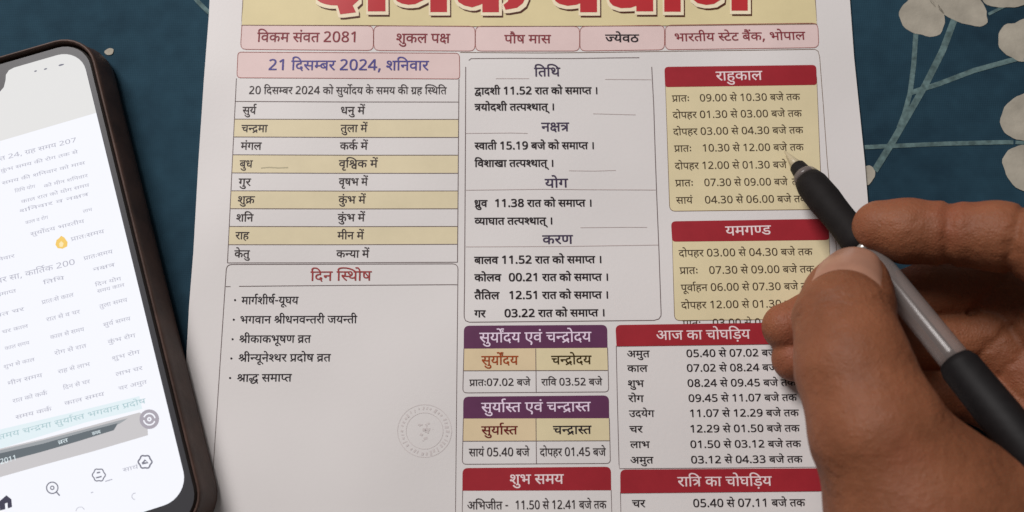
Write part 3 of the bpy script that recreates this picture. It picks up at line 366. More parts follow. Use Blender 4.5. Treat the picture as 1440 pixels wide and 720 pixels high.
WORDS = {
'-': (340, '0 0 0'),
'00.21': (2692, '1 0 0,1 606 0,2 1212 0,3 1480 0,4 2086 0'),
'01.30': (2692, '1 0 0,4 606 0,2 1212 0,5 1480 0,1 2086 0'),
'01.45': (2692, '1 0 0,4 606 0,2 1212 0,6 1480 0,7 2086 0'),
'01.50': (2692, '1 0 0,4 606 0,2 1212 0,7 1480 0,1 2086 0'),
'03.00': (2692, '1 0 0,5 606 0,2 1212 0,1 1480 0,1 2086 0'),
'03.12': (2692, '1 0 0,5 606 0,2 1212 0,4 1480 0,3 2086 0'),
'03.22': (2692, '1 0 0,5 606 0,2 1212 0,3 1480 0,3 2086 0'),
'03.52': (2692, '1 0 0,5 606 0,2 1212 0,7 1480 0,3 2086 0'),
'04.30': (2692, '1 0 0,6 606 0,2 1212 0,5 1480 0,1 2086 0'),
'04.33': (2692, '1 0 0,6 606 0,2 1212 0,5 1480 0,5 2086 0'),
'05.40': (2692, '1 0 0,7 606 0,2 1212 0,6 1480 0,1 2086 0'),
'06.00': (2692, '1 0 0,8 606 0,2 1212 0,1 1480 0,1 2086 0'),
'07.02': (2692, '1 0 0,9 606 0,2 1212 0,1 1480 0,3 2086 0'),
'07.11': (2692, '1 0 0,9 606 0,2 1212 0,4 1480 0,4 2086 0'),
'07.30': (2692, '1 0 0,9 606 0,2 1212 0,5 1480 0,1 2086 0'),
'08.24': (2692, '1 0 0,10 606 0,2 1212 0,3 1480 0,6 2086 0'),
'09.00': (2692, '1 0 0,11 606 0,2 1212 0,1 1480 0,1 2086 0'),
'09.45': (2692, '1 0 0,11 606 0,2 1212 0,6 1480 0,7 2086 0'),
'10.30': (2692, '4 0 0,1 606 0,2 1212 0,5 1480 0,1 2086 0'),
'11.07': (2692, '4 0 0,4 606 0,2 1212 0,1 1480 0,9 2086 0'),
'11.38': (2692, '4 0 0,4 606 0,2 1212 0,5 1480 0,10 2086 0'),
'11.50': (2692, '4 0 0,4 606 0,2 1212 0,7 1480 0,1 2086 0'),
'11.52': (2692, '4 0 0,4 606 0,2 1212 0,7 1480 0,3 2086 0'),
'12.00': (2692, '4 0 0,3 606 0,2 1212 0,1 1480 0,1 2086 0'),
'12.29': (2692, '4 0 0,3 606 0,2 1212 0,3 1480 0,11 2086 0'),
'12.41': (2692, '4 0 0,3 606 0,2 1212 0,6 1480 0,4 2086 0'),
'12.51': (2692, '4 0 0,3 606 0,2 1212 0,7 1480 0,4 2086 0'),
'15.19': (2692, '4 0 0,7 606 0,2 1212 0,4 1480 0,11 2086 0'),
'20': (1212, '3 0 0,1 606 0'),
'200': (1818, '3 0 0,1 606 0,1 1212 0'),
'2011': (2424, '3 0 0,1 606 0,4 1212 0,4 1818 0'),
'2024': (2424, '3 0 0,1 606 0,3 1212 0,6 1818 0'),
'2024,': (2692, '3 0 0,1 606 0,3 1212 0,6 1818 0,12 2424 0'),
'207': (1818, '3 0 0,1 606 0,9 1212 0'),
'2081': (2424, '3 0 0,1 606 0,10 1212 0,4 1818 0'),
'21': (1212, '3 0 0,4 606 0'),
'24,': (1480, '3 0 0,6 606 0,12 1212 0'),
'अभिजीत': (3297, '13 0 0,14 764 0,15 1023 0,16 1726 0,17 2468 0,18 2727 0'),
'अमुत': (1932, '13 0 0,19 764 0,20 1362 0,18 1362 0'),
'आज': (1765, '21 0 0,16 1023 0'),
'उदयेग': (2211, '22 0 0,23 548 0,24 1068 0,25 1648 0,26 1648 0'),
'एवं': (1109, '27 0 0,28 553 0,29 1109 0'),
'कन्या': (1959, '30 0 0,31 762 0,24 1120 0,32 1700 0'),
'करण': (1894, '30 0 0,33 762 0,34 1171 0'),
'कर्क': (1524, '30 0 0,30 762 0,35 1303 0'),
'का': (1021, '30 0 0,32 762 0'),
'कार्तिक': (2612, '30 0 0,32 762 0,36 1021 0,18 1280 0,37 1850 0,30 1850 0'),
'काल': (1699, '30 0 0,32 762 0,38 1021 0'),
'की': (1021, '30 0 0,39 762 0'),
'कुंभ': (1465, '30 0 0,20 541 0,29 541 0,15 762 0'),
'के': (762, '30 0 0,25 541 0'),
'केतु': (1332, '30 0 0,25 541 0,18 762 0,20 1332 0'),
'को': (1021, '30 0 0,40 762 0'),
'कोलव': (2255, '30 0 0,40 762 0,38 1021 0,28 1699 0'),
'गर': (972, '26 0 0,33 563 0'),
'गुर': (972, '26 0 0,20 563 0,33 563 0'),
'ग्रह': (1094, '41 0 0,42 563 0'),
'चन्द्रमा': (2369, '43 0 0,31 634 0,44 992 0,19 1512 0,32 2110 0'),
'चन्द्रास्त': (2730, '43 0 0,31 634 0,44 992 0,32 1512 0,45 1771 0,18 2160 0'),
'चन्द्रोदय': (2871, '43 0 0,31 634 0,44 992 0,40 1512 0,23 1771 0,24 2291 0'),
'चर': (1043, '43 0 0,33 634 0'),
'चोघड़िय': (2900, '43 0 0,40 634 0,46 893 0,47 1484 0,48 1743 0,24 2320 0'),
'जयन्ती': (2509, '16 0 0,24 742 0,31 1322 0,18 1680 0,17 2250 0'),
'ज्येवठ': (2293, '49 0 0,24 572 0,25 1152 0,28 1152 0,50 1708 0'),
'त': (570, '18 0 0'),
'तक': (1332, '18 0 0,30 570 0'),
'तत्पश्थात्': (3365, '18 0 0,51 570 0,52 919 0,53 1487 0,54 1894 0,32 2536 0,18 2795 0,55 3365 0'),
'तिथि': (1730, '47 0 0,18 259 0,56 829 0,54 1088 0'),
'तुला': (1507, '18 0 0,20 570 0,38 570 0,32 1248 0'),
'तैतिल': (2077, '18 0 0,57 570 0,47 570 0,18 829 0,38 1399 0'),
'त्रयोदशी': (2850, '58 0 0,24 552 0,40 1132 0,23 1391 0,59 1911 0,17 2591 0'),
'दिन': (1334, '60 0 0,23 259 0,61 779 0'),
'दिसम्बर': (2785, '60 0 0,23 259 0,62 779 0,63 1455 0,64 1805 0,33 2376 0'),
'दोपहर': (2287, '23 0 0,40 520 0,52 779 0,42 1347 0,33 1878 0'),
'द्वादशी': (2338, '65 0 0,32 620 0,23 879 0,59 1399 0,17 2079 0'),
'धनु': (1170, '66 0 0,61 615 0,20 1170 0'),
'ध्रुव': (1171, '67 0 0,20 615 0,28 615 0'),
'नक्षत्र': (1819, '61 0 0,68 555 0,58 1267 0'),
'पक्ष': (1280, '52 0 0,68 568 0'),
'पर': (977, '52 0 0,33 568 0'),
'पूर्वाहन': (2469, '52 0 0,69 568 0,28 568 0,32 1124 0,35 1383 0,42 1383 0,61 1914 0'),
'पौष': (1405, '52 0 0,70 568 0,71 827 0'),
'प्रदोष': (1925, '72 0 0,23 568 0,40 1088 0,71 1347 0'),
'प्रातः': (1397, '72 0 0,32 568 0,18 827 0,73 1397 0'),
'बजे': (1313, '64 0 0,16 571 0,25 1313 0'),
'बालव': (2064, '64 0 0,32 571 0,38 830 0,28 1508 0'),
'बुध': (1186, '64 0 0,20 571 0,66 571 0'),
'बैंक,': (1601, '64 0 0,74 571 0,30 571 0,12 1333 0'),
'भगवान': (2636, '15 0 0,26 703 0,28 1266 0,32 1822 0,61 2081 0'),
'भारतीय': (2780, '15 0 0,32 703 0,33 962 0,18 1371 0,17 1941 0,24 2200 0'),
'भोपाल': (2467, '15 0 0,40 703 0,52 962 0,32 1530 0,38 1789 0'),
'मंगल': (1839, '19 0 0,29 598 0,26 598 0,38 1161 0'),
'मार्गशीर्ष-यूघय': (5028, '19 0 0,32 598 0,26 857 0,35 1420 0,59 1420 0,17 2100 0,71 2359 0,35 2937 0,0 2937 0,24 3277 0,69 3857 0,46 3857 0,24 4448 0'),
'मास': (1533, '19 0 0,32 598 0,62 857 0'),
'मीन': (1412, '19 0 0,17 598 0,61 857 0'),
'में': (598, '19 0 0,75 598 0'),
'यमगण्ड': (2785, '24 0 0,19 580 0,26 1178 0,76 1741 0,77 2208 0'),
'योग': (1402, '24 0 0,40 580 0,26 839 0'),
'रात': (1238, '33 0 0,32 409 0,18 668 0'),
'रात्रि': (1479, '33 0 0,32 409 0,47 668 0,58 927 0'),
'रावि': (1483, '33 0 0,32 409 0,47 668 0,28 927 0'),
'राह': (1199, '33 0 0,32 409 0,42 668 0'),
'राहुकाल': (2898, '33 0 0,32 409 0,78 668 0,30 1199 0,32 1961 0,38 2220 0'),
'रोग': (1231, '33 0 0,40 409 0,26 668 0'),
'लाभ': (1640, '38 0 0,32 678 0,15 937 0'),
'व': (556, '28 0 0'),
'विकम': (2175, '47 0 0,28 259 0,30 815 0,19 1577 0'),
'विशाखा': (2831, '47 0 0,28 259 0,59 815 0,32 1495 0,79 1754 0,32 2572 0'),
'वृश्विक': (2273, '28 0 0,80 556 0,14 556 0,81 815 0,30 1511 0'),
'वृषभ': (1837, '28 0 0,80 556 0,71 556 0,15 1134 0'),
'व्याघात': (2601, '82 0 0,32 922 0,46 1181 0,32 1772 0,18 2031 0'),
'व्रत': (1126, '83 0 0,18 556 0'),
'शनि': (1494, '59 0 0,47 680 0,61 939 0'),
'शनिवार': (2718, '59 0 0,47 680 0,61 939 0,28 1494 0,32 2050 0,33 2309 0'),
'शुकल': (2120, '59 0 0,20 680 0,30 680 0,38 1442 0'),
'शुक्र': (1442, '59 0 0,20 680 0,84 680 0'),
'शुभ': (1383, '59 0 0,20 680 0,15 680 0'),
'श्राद्ध': (1757, '85 0 0,32 707 0,86 966 0'),
'श्रीकाकभूषण': (4753, '85 0 0,17 707 0,30 966 0,32 1728 0,30 1987 0,15 2749 0,69 3452 0,71 3452 0,34 4030 0'),
'श्रीधनवन्तरी': (4288, '85 0 0,17 707 0,66 966 0,61 1581 0,28 2136 0,31 2692 0,18 3050 0,33 3620 0,17 4029 0'),
'श्रीन्यूनेश्थर': (3917, '85 0 0,17 707 0,31 966 0,24 1324 0,69 1904 0,61 1904 0,25 2459 0,53 2459 0,54 2866 0,33 3508 0'),
'संवत': (1802, '62 0 0,29 676 0,28 676 0,18 1232 0'),
'समय': (1854, '62 0 0,19 676 0,24 1274 0'),
'समाप्त': (2411, '62 0 0,19 676 0,32 1274 0,87 1533 0,18 1841 0'),
'सम्वत': (2152, '62 0 0,63 676 0,28 1026 0,18 1582 0'),
'सा,': (1203, '62 0 0,32 676 0,12 935 0'),
'सायं': (1515, '62 0 0,32 676 0,24 935 0,29 1515 0'),
'सुर्य': (1256, '62 0 0,20 676 0,24 676 0,35 1256 0'),
'सुर्यास्त': (2474, '62 0 0,20 676 0,24 676 0,32 1256 0,35 1515 0,45 1515 0,18 1904 0'),
'सुर्योंदय': (2615, '62 0 0,20 676 0,24 676 0,88 1256 0,23 1515 0,24 2035 0'),
'सुर्योदय': (2615, '62 0 0,20 676 0,24 676 0,89 1256 0,23 1515 0,24 2035 0'),
'से': (676, '62 0 0,25 676 0'),
'स्टेट': (1397, '45 0 0,90 389 0,25 849 0,90 893 0'),
'स्थिति': (2110, '91 0 0,92 259 0,47 1281 0,18 1540 0'),
'स्थिोष': (2118, '91 0 0,92 259 0,40 1281 0,71 1540 0'),
'स्वाती': (2033, '45 0 0,28 389 0,32 945 0,18 1204 0,17 1774 0'),
'।': (379, '93 0 0')}



def flatten(c, n):
    v = c.split(); pts = []; i = 0
    while i < len(v):
        q = i + 2 < len(v) and v[i + 2] == 'q'
        pts.append((float(v[i]), float(v[i + 1]), not q)); i += 3 if q else 2
    full = []
    for a, b in zip(pts, pts[1:] + pts[:1]):
        full.append(a)
        if not a[2] and not b[2]:
            full.append(((a[0] + b[0]) / 2, (a[1] + b[1]) / 2, True))
    k = next(i for i, p in enumerate(full) if p[2])
    full = full[k:] + full[:k] + [full[k]]
    out = [full[0][:2]]; i = 0
    while i < len(full) - 1:
        if full[i + 1][2]:
            out.append(full[i + 1][:2]); i += 1
        else:
            a, b, c2 = full[i:i + 3]
            for s in range(1, n + 1):
                t = s / n
                out.append(tuple((1 - t) ** 2 * a[j] + 2 * t * (1 - t) * b[j] + t * t * c2[j] for j in (0, 1)))
            i += 2
    out = out[:-1]
    return [p for p, q in zip(out, out[1:] + out[:1]) if abs(p[0] - q[0]) + abs(p[1] - q[1]) > 0.7]


_glyph_cache = {}


def contour_area(p):
    return sum(q[0] * r[1] - r[0] * q[1] for q, r in zip(p, p[1:] + p[:1])) / 2


def inside(pt, poly):
    c = False
    for a, b in zip(poly, poly[1:] + poly[:1]):
        if (a[1] > pt[1]) != (b[1] > pt[1]) and pt[0] < a[0] + (pt[1] - a[1]) * (b[0] - a[0]) / (b[1] - a[1]): c = not c
    return c


def glyph_mesh(gid, n=3):
    """filled outline of one letter: vertices, piece number of each vertex, faces (overlapping pieces are filled one by one)"""
    key = (gid, n)
    if key not in _glyph_cache:
        cs = [flatten(c, n) for c in GLYPHS[gid].split('|') if c]
        outer = [c for c in cs if contour_area(c) < 0]; holes = [c for c in cs if contour_area(c) >= 0]
        VS, PS, FS = [], [], []; base = 0
        for pi, oc in enumerate(outer):
            cu = bpy.data.curves.new('glyph', 'CURVE'); cu.dimensions = '2D'; cu.fill_mode = 'BOTH'
            for pts in [oc] + [h_ for h_ in holes if inside(h_[0], oc)]:
                sp = cu.splines.new('POLY'); sp.points.add(len(pts) - 1)
                sp.points.foreach_set('co', [k for p in pts for k in (p[0] / 1000, p[1] / 1000, 0, 1)])
                sp.use_cyclic_u = True
            o = bpy.data.objects.new('glyph', cu)
            me = bpy.data.meshes.new_from_object(o)
            vs = np.array([v.co[:2] for v in me.vertices]).reshape(-1, 2) * 1000
            VS.append(vs); PS.append(np.full(len(vs), pi)); FS += [tuple(i + base for i in p.vertices) for p in me.polygons]; base += len(vs)
            bpy.data.objects.remove(o); bpy.data.curves.remove(cu); bpy.data.meshes.remove(me)
        _glyph_cache[key] = (np.vstack(VS) if VS else np.zeros((0, 2)), np.concatenate(PS) if PS else np.zeros(0), FS)
    return _glyph_cache[key]


def text_geo(t, weight, n=3):
    """vertices (x, y in font units), layer index per vertex and faces of one line of writing"""
    V, Z, Fc = [], [], []; pen = 0.0; k = 0; base = 0
    cop = [(-1, -.7), (1, .7), (-1, .7), (1, -.7)] if weight else [(0, 0)]
    for w in t.split(' '):
        if w:
            adv, run = WORDS[w]
            for g in run.split(','):
                gid, x, y = (int(s) for s in g.split())
                vs, ps, fs = glyph_mesh(gid, n)
                if len(vs):
                    for q, (ox, oy) in enumerate(cop):
                        V.append(vs + (pen + x + ox * weight, y + oy * weight)); Z.append(ps * 8 + (k % 2) * 4 + q)
                        Fc += [tuple(i + base for i in f) for f in fs]; base += len(vs)
                    k += 1
            pen += adv
        pen += 260
    return np.vstack(V), np.concatenate(Z), Fc


SQUARE = [(i / 2 - 1, j / 2 - 1) for i in range(5) for j in range(5) if i in (0, 4) or j in (0, 4)]
HEAD = 622.0     # height of the headline stroke in font units


def lettering(name, lines, mat, parent, weight=10, h=0.12, shift=(0, 0), lift=0.0, n=3, spread=0):
    """one mesh holding the printed lines of a panel, laid in the plane at height h"""
    AV, AF = [], []; base = 0
    for ln in lines:
        t, xl, yl, xr, yr, ht = ln[:6]
        A, B = at(xl, yl, h), at(xr, yr, h)
        T = at((xl + xr) / 2, (yl + yr) / 2 - ht, h); Md = (A + B) / 2
        u = (B - A); wid = u.length; u.normalize(); v = Vector((-u.y, u.x, 0))
        V, Z, Fc = text_geo(t, weight, n)
        x0, x1 = V[:, 0].min(), V[:, 0].max()
        sx = wid / (x1 - x0); sy = (T - Md).length / HEAD
        X = (V[:, 0] - x0) * sx; Y = V[:, 1] * sy
        if spread:
            # a fat display letter: the outline repeated round a small circle
            m0 = len(X); X0, Y0, Z0, F0 = X, Y, Z, Fc; X, Y, Z, Fc = [], [], [], []
            for q in range(16):
                sq_ = SQUARE[q]
                X.append(X0 + spread * sq_[0]); Y.append(Y0 + spread * sq_[1]); Z.append(Z0 + q * 0.6)
                Fc += [tuple(i + q * m0 for i in f) for f in F0]
            X, Y, Z = np.concatenate(X), np.concatenate(Y), np.concatenate(Z)
        P = np.outer(X + shift[0], u) + np.outer(Y + shift[1], v) + np.array(A)
        P[:, 2] += Z * 3.0e-6 + lift
        AV.append(P); AF += [tuple(i + base for i in f) for f in Fc]; base += len(P)
    return mesh_obj(name, np.vstack(AV), AF, mat, parent)


def rr(tl, tr, br, bl, r=(5, 5, 5, 5), n=5):
    """rounded quadrilateral in photo pixels, corners tl tr br bl"""
    P = [Vector((*p, 0)) for p in (tl, tr, br, bl)]; out = []
    for i in range(4):
        p, a, b = P[i], P[i - 1], P[(i + 1) % 4]
        if r[i] <= 0:
            out.append((p.x, p.y)); continue
        s = p + (a - p).normalized() * r[i]; e = p + (b - p).normalized() * r[i]
        for k in range(n + 1):
            t = k / n; q = s * (1 - t) ** 2 + p * 2 * t * (1 - t) + e * t * t
            out.append((q.x, q.y))
    return out


def sheet_poly(polys, h):
    V, Fc = [], []
    for p in polys:
        b = len(V); V += [at(x, y, h) for x, y in p][::-1]; Fc.append(tuple(range(b, b + len(p))))
    return V, Fc


def tint(name, polys, mat, parent, h=0.03):
    V, Fc = sheet_poly(polys, h)
    return mesh_obj(name, V, Fc, mat, parent)


def strokes(name, paths, mat, parent, width=0.9, h=0.08):
    """printed rules: each path is (points, closed[, width])"""
    V, Fc = [], []
    for i, pa in enumerate(paths):
        pts, closed = pa[0], pa[1]; w = (pa[2] if len(pa) > 2 else width) / 2
        P = [Vector((x, y)) for x, y in pts]; n = len(P); b = len(V)
        for k in range(n):
            a = P[k - 1] if (k or closed) else P[k]; c = P[(k + 1) % n] if (k < n - 1 or closed) else P[k]
            d = (c - a).normalized(); nn = Vector((-d.y, d.x)) * w
            z = h + 0.008 * (i % 4)
            V += [at(*(P[k] + nn), z), at(*(P[k] - nn), z)]
        for k in range(n if closed else n - 1):
            j = (k + 1) % n
            Fc.append((b + 2 * k, b + 2 * j, b + 2 * j + 1, b + 2 * k + 1))
    return mesh_obj(name, V, Fc, mat, parent)


def slab(name, outline, z0, z1, mat, parent, bev=0.0):
    """closed prism of a world-space outline between two heights (metres)"""
    bm = bmesh.new()
    n = len(outline)
    lo = [bm.verts.new((p[0], p[1], z0)) for p in outline]; hi = [bm.verts.new((p[0], p[1], z1)) for p in outline]
    bm.faces.new(hi); bm.faces.new(lo[::-1])
    for i in range(n):
        bm.faces.new((lo[i], lo[(i + 1) % n], hi[(i + 1) % n], hi[i]))
    bmesh.ops.recalc_face_normals(bm, faces=bm.faces)
    m = bpy.data.meshes.new(name); bm.to_mesh(m); bm.free()
    return link(name, m, mat, parent)


# ------------------------------------------------------------------ the cloth under everything
def cloth_material():
    m = bpy.data.materials.new('teal_cloth'); m.use_nodes = True
    nt = m.node_tree; N = nt.nodes; L = nt.links; p = N["Principled BSDF"]
    tc = N.new('ShaderNodeTexCoord')
    n1 = N.new('ShaderNodeTexNoise'); n1.inputs['Scale'].default_value = 9; n1.inputs['Detail'].default_value = 6
    n2 = N.new('ShaderNodeTexNoise'); n2.inputs['Scale'].default_value = 160; n2.inputs['Detail'].default_value = 4
    mx = N.new('ShaderNodeMath'); mx.operation = 'MULTIPLY_ADD'; mx.inputs[1].default_value = 0.45
    L.new(tc.outputs['Object'], n1.inputs['Vector']); L.new(tc.outputs['Object'], n2.inputs['Vector'])
    L.new(n2.outputs['Fac'], mx.inputs[0]); L.new(n1.outputs['Fac'], mx.inputs[2])
    r = N.new('ShaderNodeValToRGB'); e = r.color_ramp.elements
    e[0].position = 0.5; e[0].color = (*srgb(26, 48, 62), 1); e[1].position = 0.95; e[1].color = (*srgb(44, 74, 90), 1)
    L.new(mx.outputs[0], r.inputs['Fac']); L.new(r.outputs['Color'], p.inputs['Base Color'])
    p.inputs['Roughness'].default_value = 0.85; p.inputs['Specular IOR Level'].default_value = 0.15
    w1 = N.new('ShaderNodeTexWave'); w1.inputs['Scale'].default_value = 520; w1.bands_direction = 'X'; w1.inputs['Distortion'].default_value = 1.5
    w2 = N.new('ShaderNodeTexWave'); w2.inputs['Scale'].default_value = 520; w2.bands_direction = 'Y'; w2.inputs['Distortion'].default_value = 1.5
    ad = N.new('ShaderNodeMath'); ad.operation = 'ADD'
    L.new(tc.outputs['Object'], w1.inputs['Vector']); L.new(tc.outputs['Object'], w2.inputs['Vector'])
    L.new(w1.outputs['Fac'], ad.inputs[0]); L.new(w2.outputs['Fac'], ad.inputs[1])
    b = N.new('ShaderNodeBump'); b.inputs['Strength'].default_value = 0.2; b.inputs['Distance'].default_value = 0.0002
    L.new(ad.outputs[0], b.inputs['Height']); L.new(b.outputs['Normal'], p.inputs['Normal'])
    return m


CLOTH_H = -0.9
nx, ny = 90, 70
V = []
for j in range(ny + 1):
    for i in range(nx + 1):
        x = -0.45 + 0.9 * i / nx; y = -0.4 + 0.8 * j / ny
        V.append((x, y, CLOTH_H * 0.001 - 0.0003 * (1 + math.sin(x * 31 + y * 9) * math.cos(y * 23 - x * 12))))
F = [(j * (nx + 1) + i, j * (nx + 1) + i + 1, (j + 1) * (nx + 1) + i + 1, (j + 1) * (nx + 1) + i) for j in range(ny) for i in range(nx)]
cloth = mesh_obj('tablecloth', V, F, cloth_material(), None, True)
cloth['label'] = 'dark teal cloth printed with pale leafy sprays, spread under the page and phone'
cloth['category'] = 'tablecloth'
cloth['kind'] = 'structure'

M_PRINT = material('print_sage', srgb(188, 181, 166), 0.85, 0.1, 0.18, 130.0, 0.3, 500.0, alpha=0.86)
M_STEM = material('print_stem', srgb(110, 134, 134), 0.85, 0.1, 0.4, 500.0, 0.3, 500.0, alpha=0.75)


def blob(cx, cy, a, b, rot, seed, dent=0.0):
    rnd = random.Random(seed); pts = []
    ph = [rnd.uniform(0, 6.28) for _ in range(4)]
    for k in range(40):
        t = 2 * math.pi * k / 40
        rad = 1 + 0.05 * math.sin(3 * t + ph[0]) + 0.03 * math.sin(5 * t + ph[1]) + 0.015 * math.sin(11 * t + ph[2]) - dent * math.exp(-((t - math.pi) / 0.35) ** 2)
        x, y = a * rad * math.cos(t), b * rad * math.sin(t)
        c, s = math.cos(rot), math.sin(rot)
        pts.append((cx + x * c - y * s, cy + x * s + y * c))
    return pts


PR = CLOTH_H + 0.06
leaves = [blob(1297, 22, 34, 28, 0.55, 1, 0.1), blob(1349, 8, 45, 22, 0.45, 2), blob(1412, -6, 36, 17, 0.1, 3), blob(1372, -28, 30, 20, 1.2, 11),
          blob(1436, 55, 30, 32, 1.2, 4, 0.12), blob(1443, 165, 38, 33, -0.6, 5, 0.1), blob(1447, 237, 40, 32, 0.6, 6, 0.1),
          blob(1500, 120, 34, 26, 0.3, 7), blob(1490, 20, 32, 26, 0.9, 8), blob(1220, 246, 10, 14, 0.2, 9),
          blob(153.5, 72.5, 6.5, 4.6, -0.3, 10), blob(1530, 200, 34, 28, 0.2, 12)]
V, Fc = sheet_poly(leaves, PR)
mesh_obj('printed_leaves', V, Fc, M_PRINT, cloth)
st = [([(1288, 45), (1285, 90), (1280, 130), (1272, 160), (1264, 180)], False, 7),
      ([(1344, 22), (1326, 70), (1302, 118), (1278, 160), (1256, 198), (1230, 240)], False, 9.5),
      ([(1279, 131), (1320, 118), (1370, 99), (1432, 82)], False, 7),
      ([(1216, 207), (1260, 205), (1330, 202), (1408, 200), (1425, 200)], False, 6),
      ([(1428, 200), (1470, 204), (1540, 190)], False, 5), ([(1390, 20), (1410, 10), (1440, -8)], False, 4),
      ([(262, -20), (278, 2), (292, 16), (310, 30)], False, 6), ([(1440, 85), (1490, 70), (1530, 90)], False, 5)]
strokes('printed_stems', st, M_STEM, cloth, 5, PR - 0.02)

# ------------------------------------------------------------------ the printed calendar page
page = empty('calendar_page', 'white almanac page in Hindi with red, purple and yellow panels lying on teal cloth', 'calendar page', (0, 0, -0.0009))
edge = [(296.5, -14), (1195, -14), (1196.5, 20), (1201, 82), (1209, 160), (1216, 228), (1220.5, 285), (1226, 370), (1233, 470), (1242, 600), (1255, 800),
        (250, 800), (256, 640), (262, 505), (266, 430), (272, 355), (279, 230), (287, 110), (294, 20)]
edge[0] = (301, -150); edge[1] = (1184, -150)
sheet = slab('paper_sheet', [at(x, y, -0.1) for x, y in edge], -0.00085, 0.0, M_PAPER, page)

# masthead
mast = tint('masthead', [[(346, -125), (1139, -125), (1148.5, 33), (1148, 34), (935, 36), (668, 37), (525, 35.5), (340, 35)]], INK['tint_mast'], page)
strokes('border', [([(346, -125), (341, 10), (339, 35.3), (525, 35.8), (668, 37.3), (935, 36.3), (1149, 33.8), (1146.5, 0), (1139, -125)], False)], INK['line_brown'], mast)
# the big cropped title: fat display letters, drawn stroke by stroke and hung from a headline
bowl = lambda pts, th=26: pts + [(x, y - th - 6) for x, y in pts[::-1]]
stem = lambda x0, x1, y: [(x0, -70), (x1, -70), (x1 + 0.6, y), (x0 + 0.3, y)]
TITLE = [
    [(440, -80), (746, -80), (746, -60), (440, -60)], [(774, -80), (1058, -80), (1058, -60), (774, -60)],
    [(517, -78), (520, -100), (540, -113), (572, -115), (600, -106), (618, -78), (604, -78), (590, -96), (568, -103), (546, -101), (533, -92), (531, -78)],
    [(500, -78), (486, -98), (466, -110), (460, -100), (474, -92), (486, -78)], [(482, -78), (468, -92), (448, -100), (443, -90), (458, -84), (466, -78)],
    [(830, -106), (842, -106), (845, -98), (842, -90), (830, -90), (827, -98)],
    # da: bowl, tail and arm
    [(446, 0), (451, 3.6), (458, 6), (465.6, 7.4), (474.6, 7.6), (478.4, 20.2), (500.6, 17.4), (496, 7.8), (504.5, 0), (500, -26), (478, -34), (452, -22)],
    stem(517, 541.5, 16), bowl([(555, -4), (558, 1.5), (565, 5), (574.5, 6.8), (584, 5.8), (596, 0), (604, -5)]), stem(604.8, 628, 17),
    bowl([(641, -4), (645, 3), (653, 7.8), (664, 10.4), (675.5, 6.7), (680, 4)]), stem(678, 701, 17.2),
    [(708, 6.7), (711, 13.8), (727, 11), (735.5, 4.4), (740, -6), (736, -26), (722, -44), (701, -46), (701, -28), (714, -22), (717, -8), (714, 2)],
    bowl([(778, -5), (781, 1.5), (786.7, 5.5), (798, 8.2), (811, 6.7), (817, 4)]), stem(815.5, 839, 17.2),
    bowl([(855, -4), (857.5, 3), (862, 7.8), (873, 11.5), (886.7, 11), (897, 7.5)]), stem(894.5, 918, 16),
    stem(933.8, 956.7, 16.5), [(973, -2), (981, 4.4), (993, 7), (1004, 5.6), (1014.5, -1), (1018, -30), (1012, -66), (990, -66), (994, -34), (975, -24)], stem(1028.4, 1051, 15)]


def title_layer(name, mat, cx, cy, w, h):
    V, Fc = [], []; off = [(cx + w * q[0], cy + w * q[1]) for q in SQUARE] if w else [(cx, cy)]
    for qi, (ox, oy) in enumerate(off):
        for pi, p in enumerate(TITLE):
            b0 = len(V)
            V += [at(x + ox, y + oy, h + 0.0012 * qi + 0.0004 * pi) for x, y in p][::-1]; Fc.append(tuple(range(b0, len(V))))
    return mesh_obj(name, V, Fc, mat, mast)


title_layer('lettering_shadow', INK['mast_shadow'], 3.4, 4.8, 2.6, 0.06)
title_layer('lettering_outline', INK['mast_cream'], 1.1, 1.6, 3.2, 0.10)
title_layer('lettering', INK['mast_red'], 0, 0, 0, 0.15)

# row of five pink boxes
cuts = [(338, 525), (525.5, 668), (668.5, 815), (815.5, 934.5), (935.5, 1150)]
ytop = lambda x: 35.4 + 1.6 * math.sin(max(0, min(1, (x - 338) / 500)) * 1.57) - max(0, (x - 820) / 330) * 4.6
ybot = lambda x: 69.3 + 2.6 * math.sin(max(0, min(1, (x - 338) / 420)) * 1.57) - max(0, (x - 800) / 350) * 5.0
for i, (x0, x1) in enumerate(cuts):
    o = rr((x0 + (2 if i == 0 else 0), ytop(x0)), (x1, ytop(x1)), (x1 + (1.5 if i == 4 else 0), ybot(x1)), (x0, ybot(x0)), (2 if i == 0 else 8, 8, 8, 8), 3)
    b = tint('info_box', [o], INK['tint_pink'], page)
    strokes('border', [(o, True)], INK['line_red'], b)
    t = INFO_TEXT[i]
    lettering('lettering', [t], INK[t[6]], b, 8 if t[6] == 'maroon' else 16)

# date
o = rr((334.5, 73.2), (646, 74.8), (646.5, 111), (333, 109.3), (5, 6, 5, 6))
b = tint('date_box', [o], INK['tint_pink'], page)
strokes('border', [(o, True)], INK['line_red'], b)
lettering('lettering', DATE_TEXT, INK['violet'], b, 10)

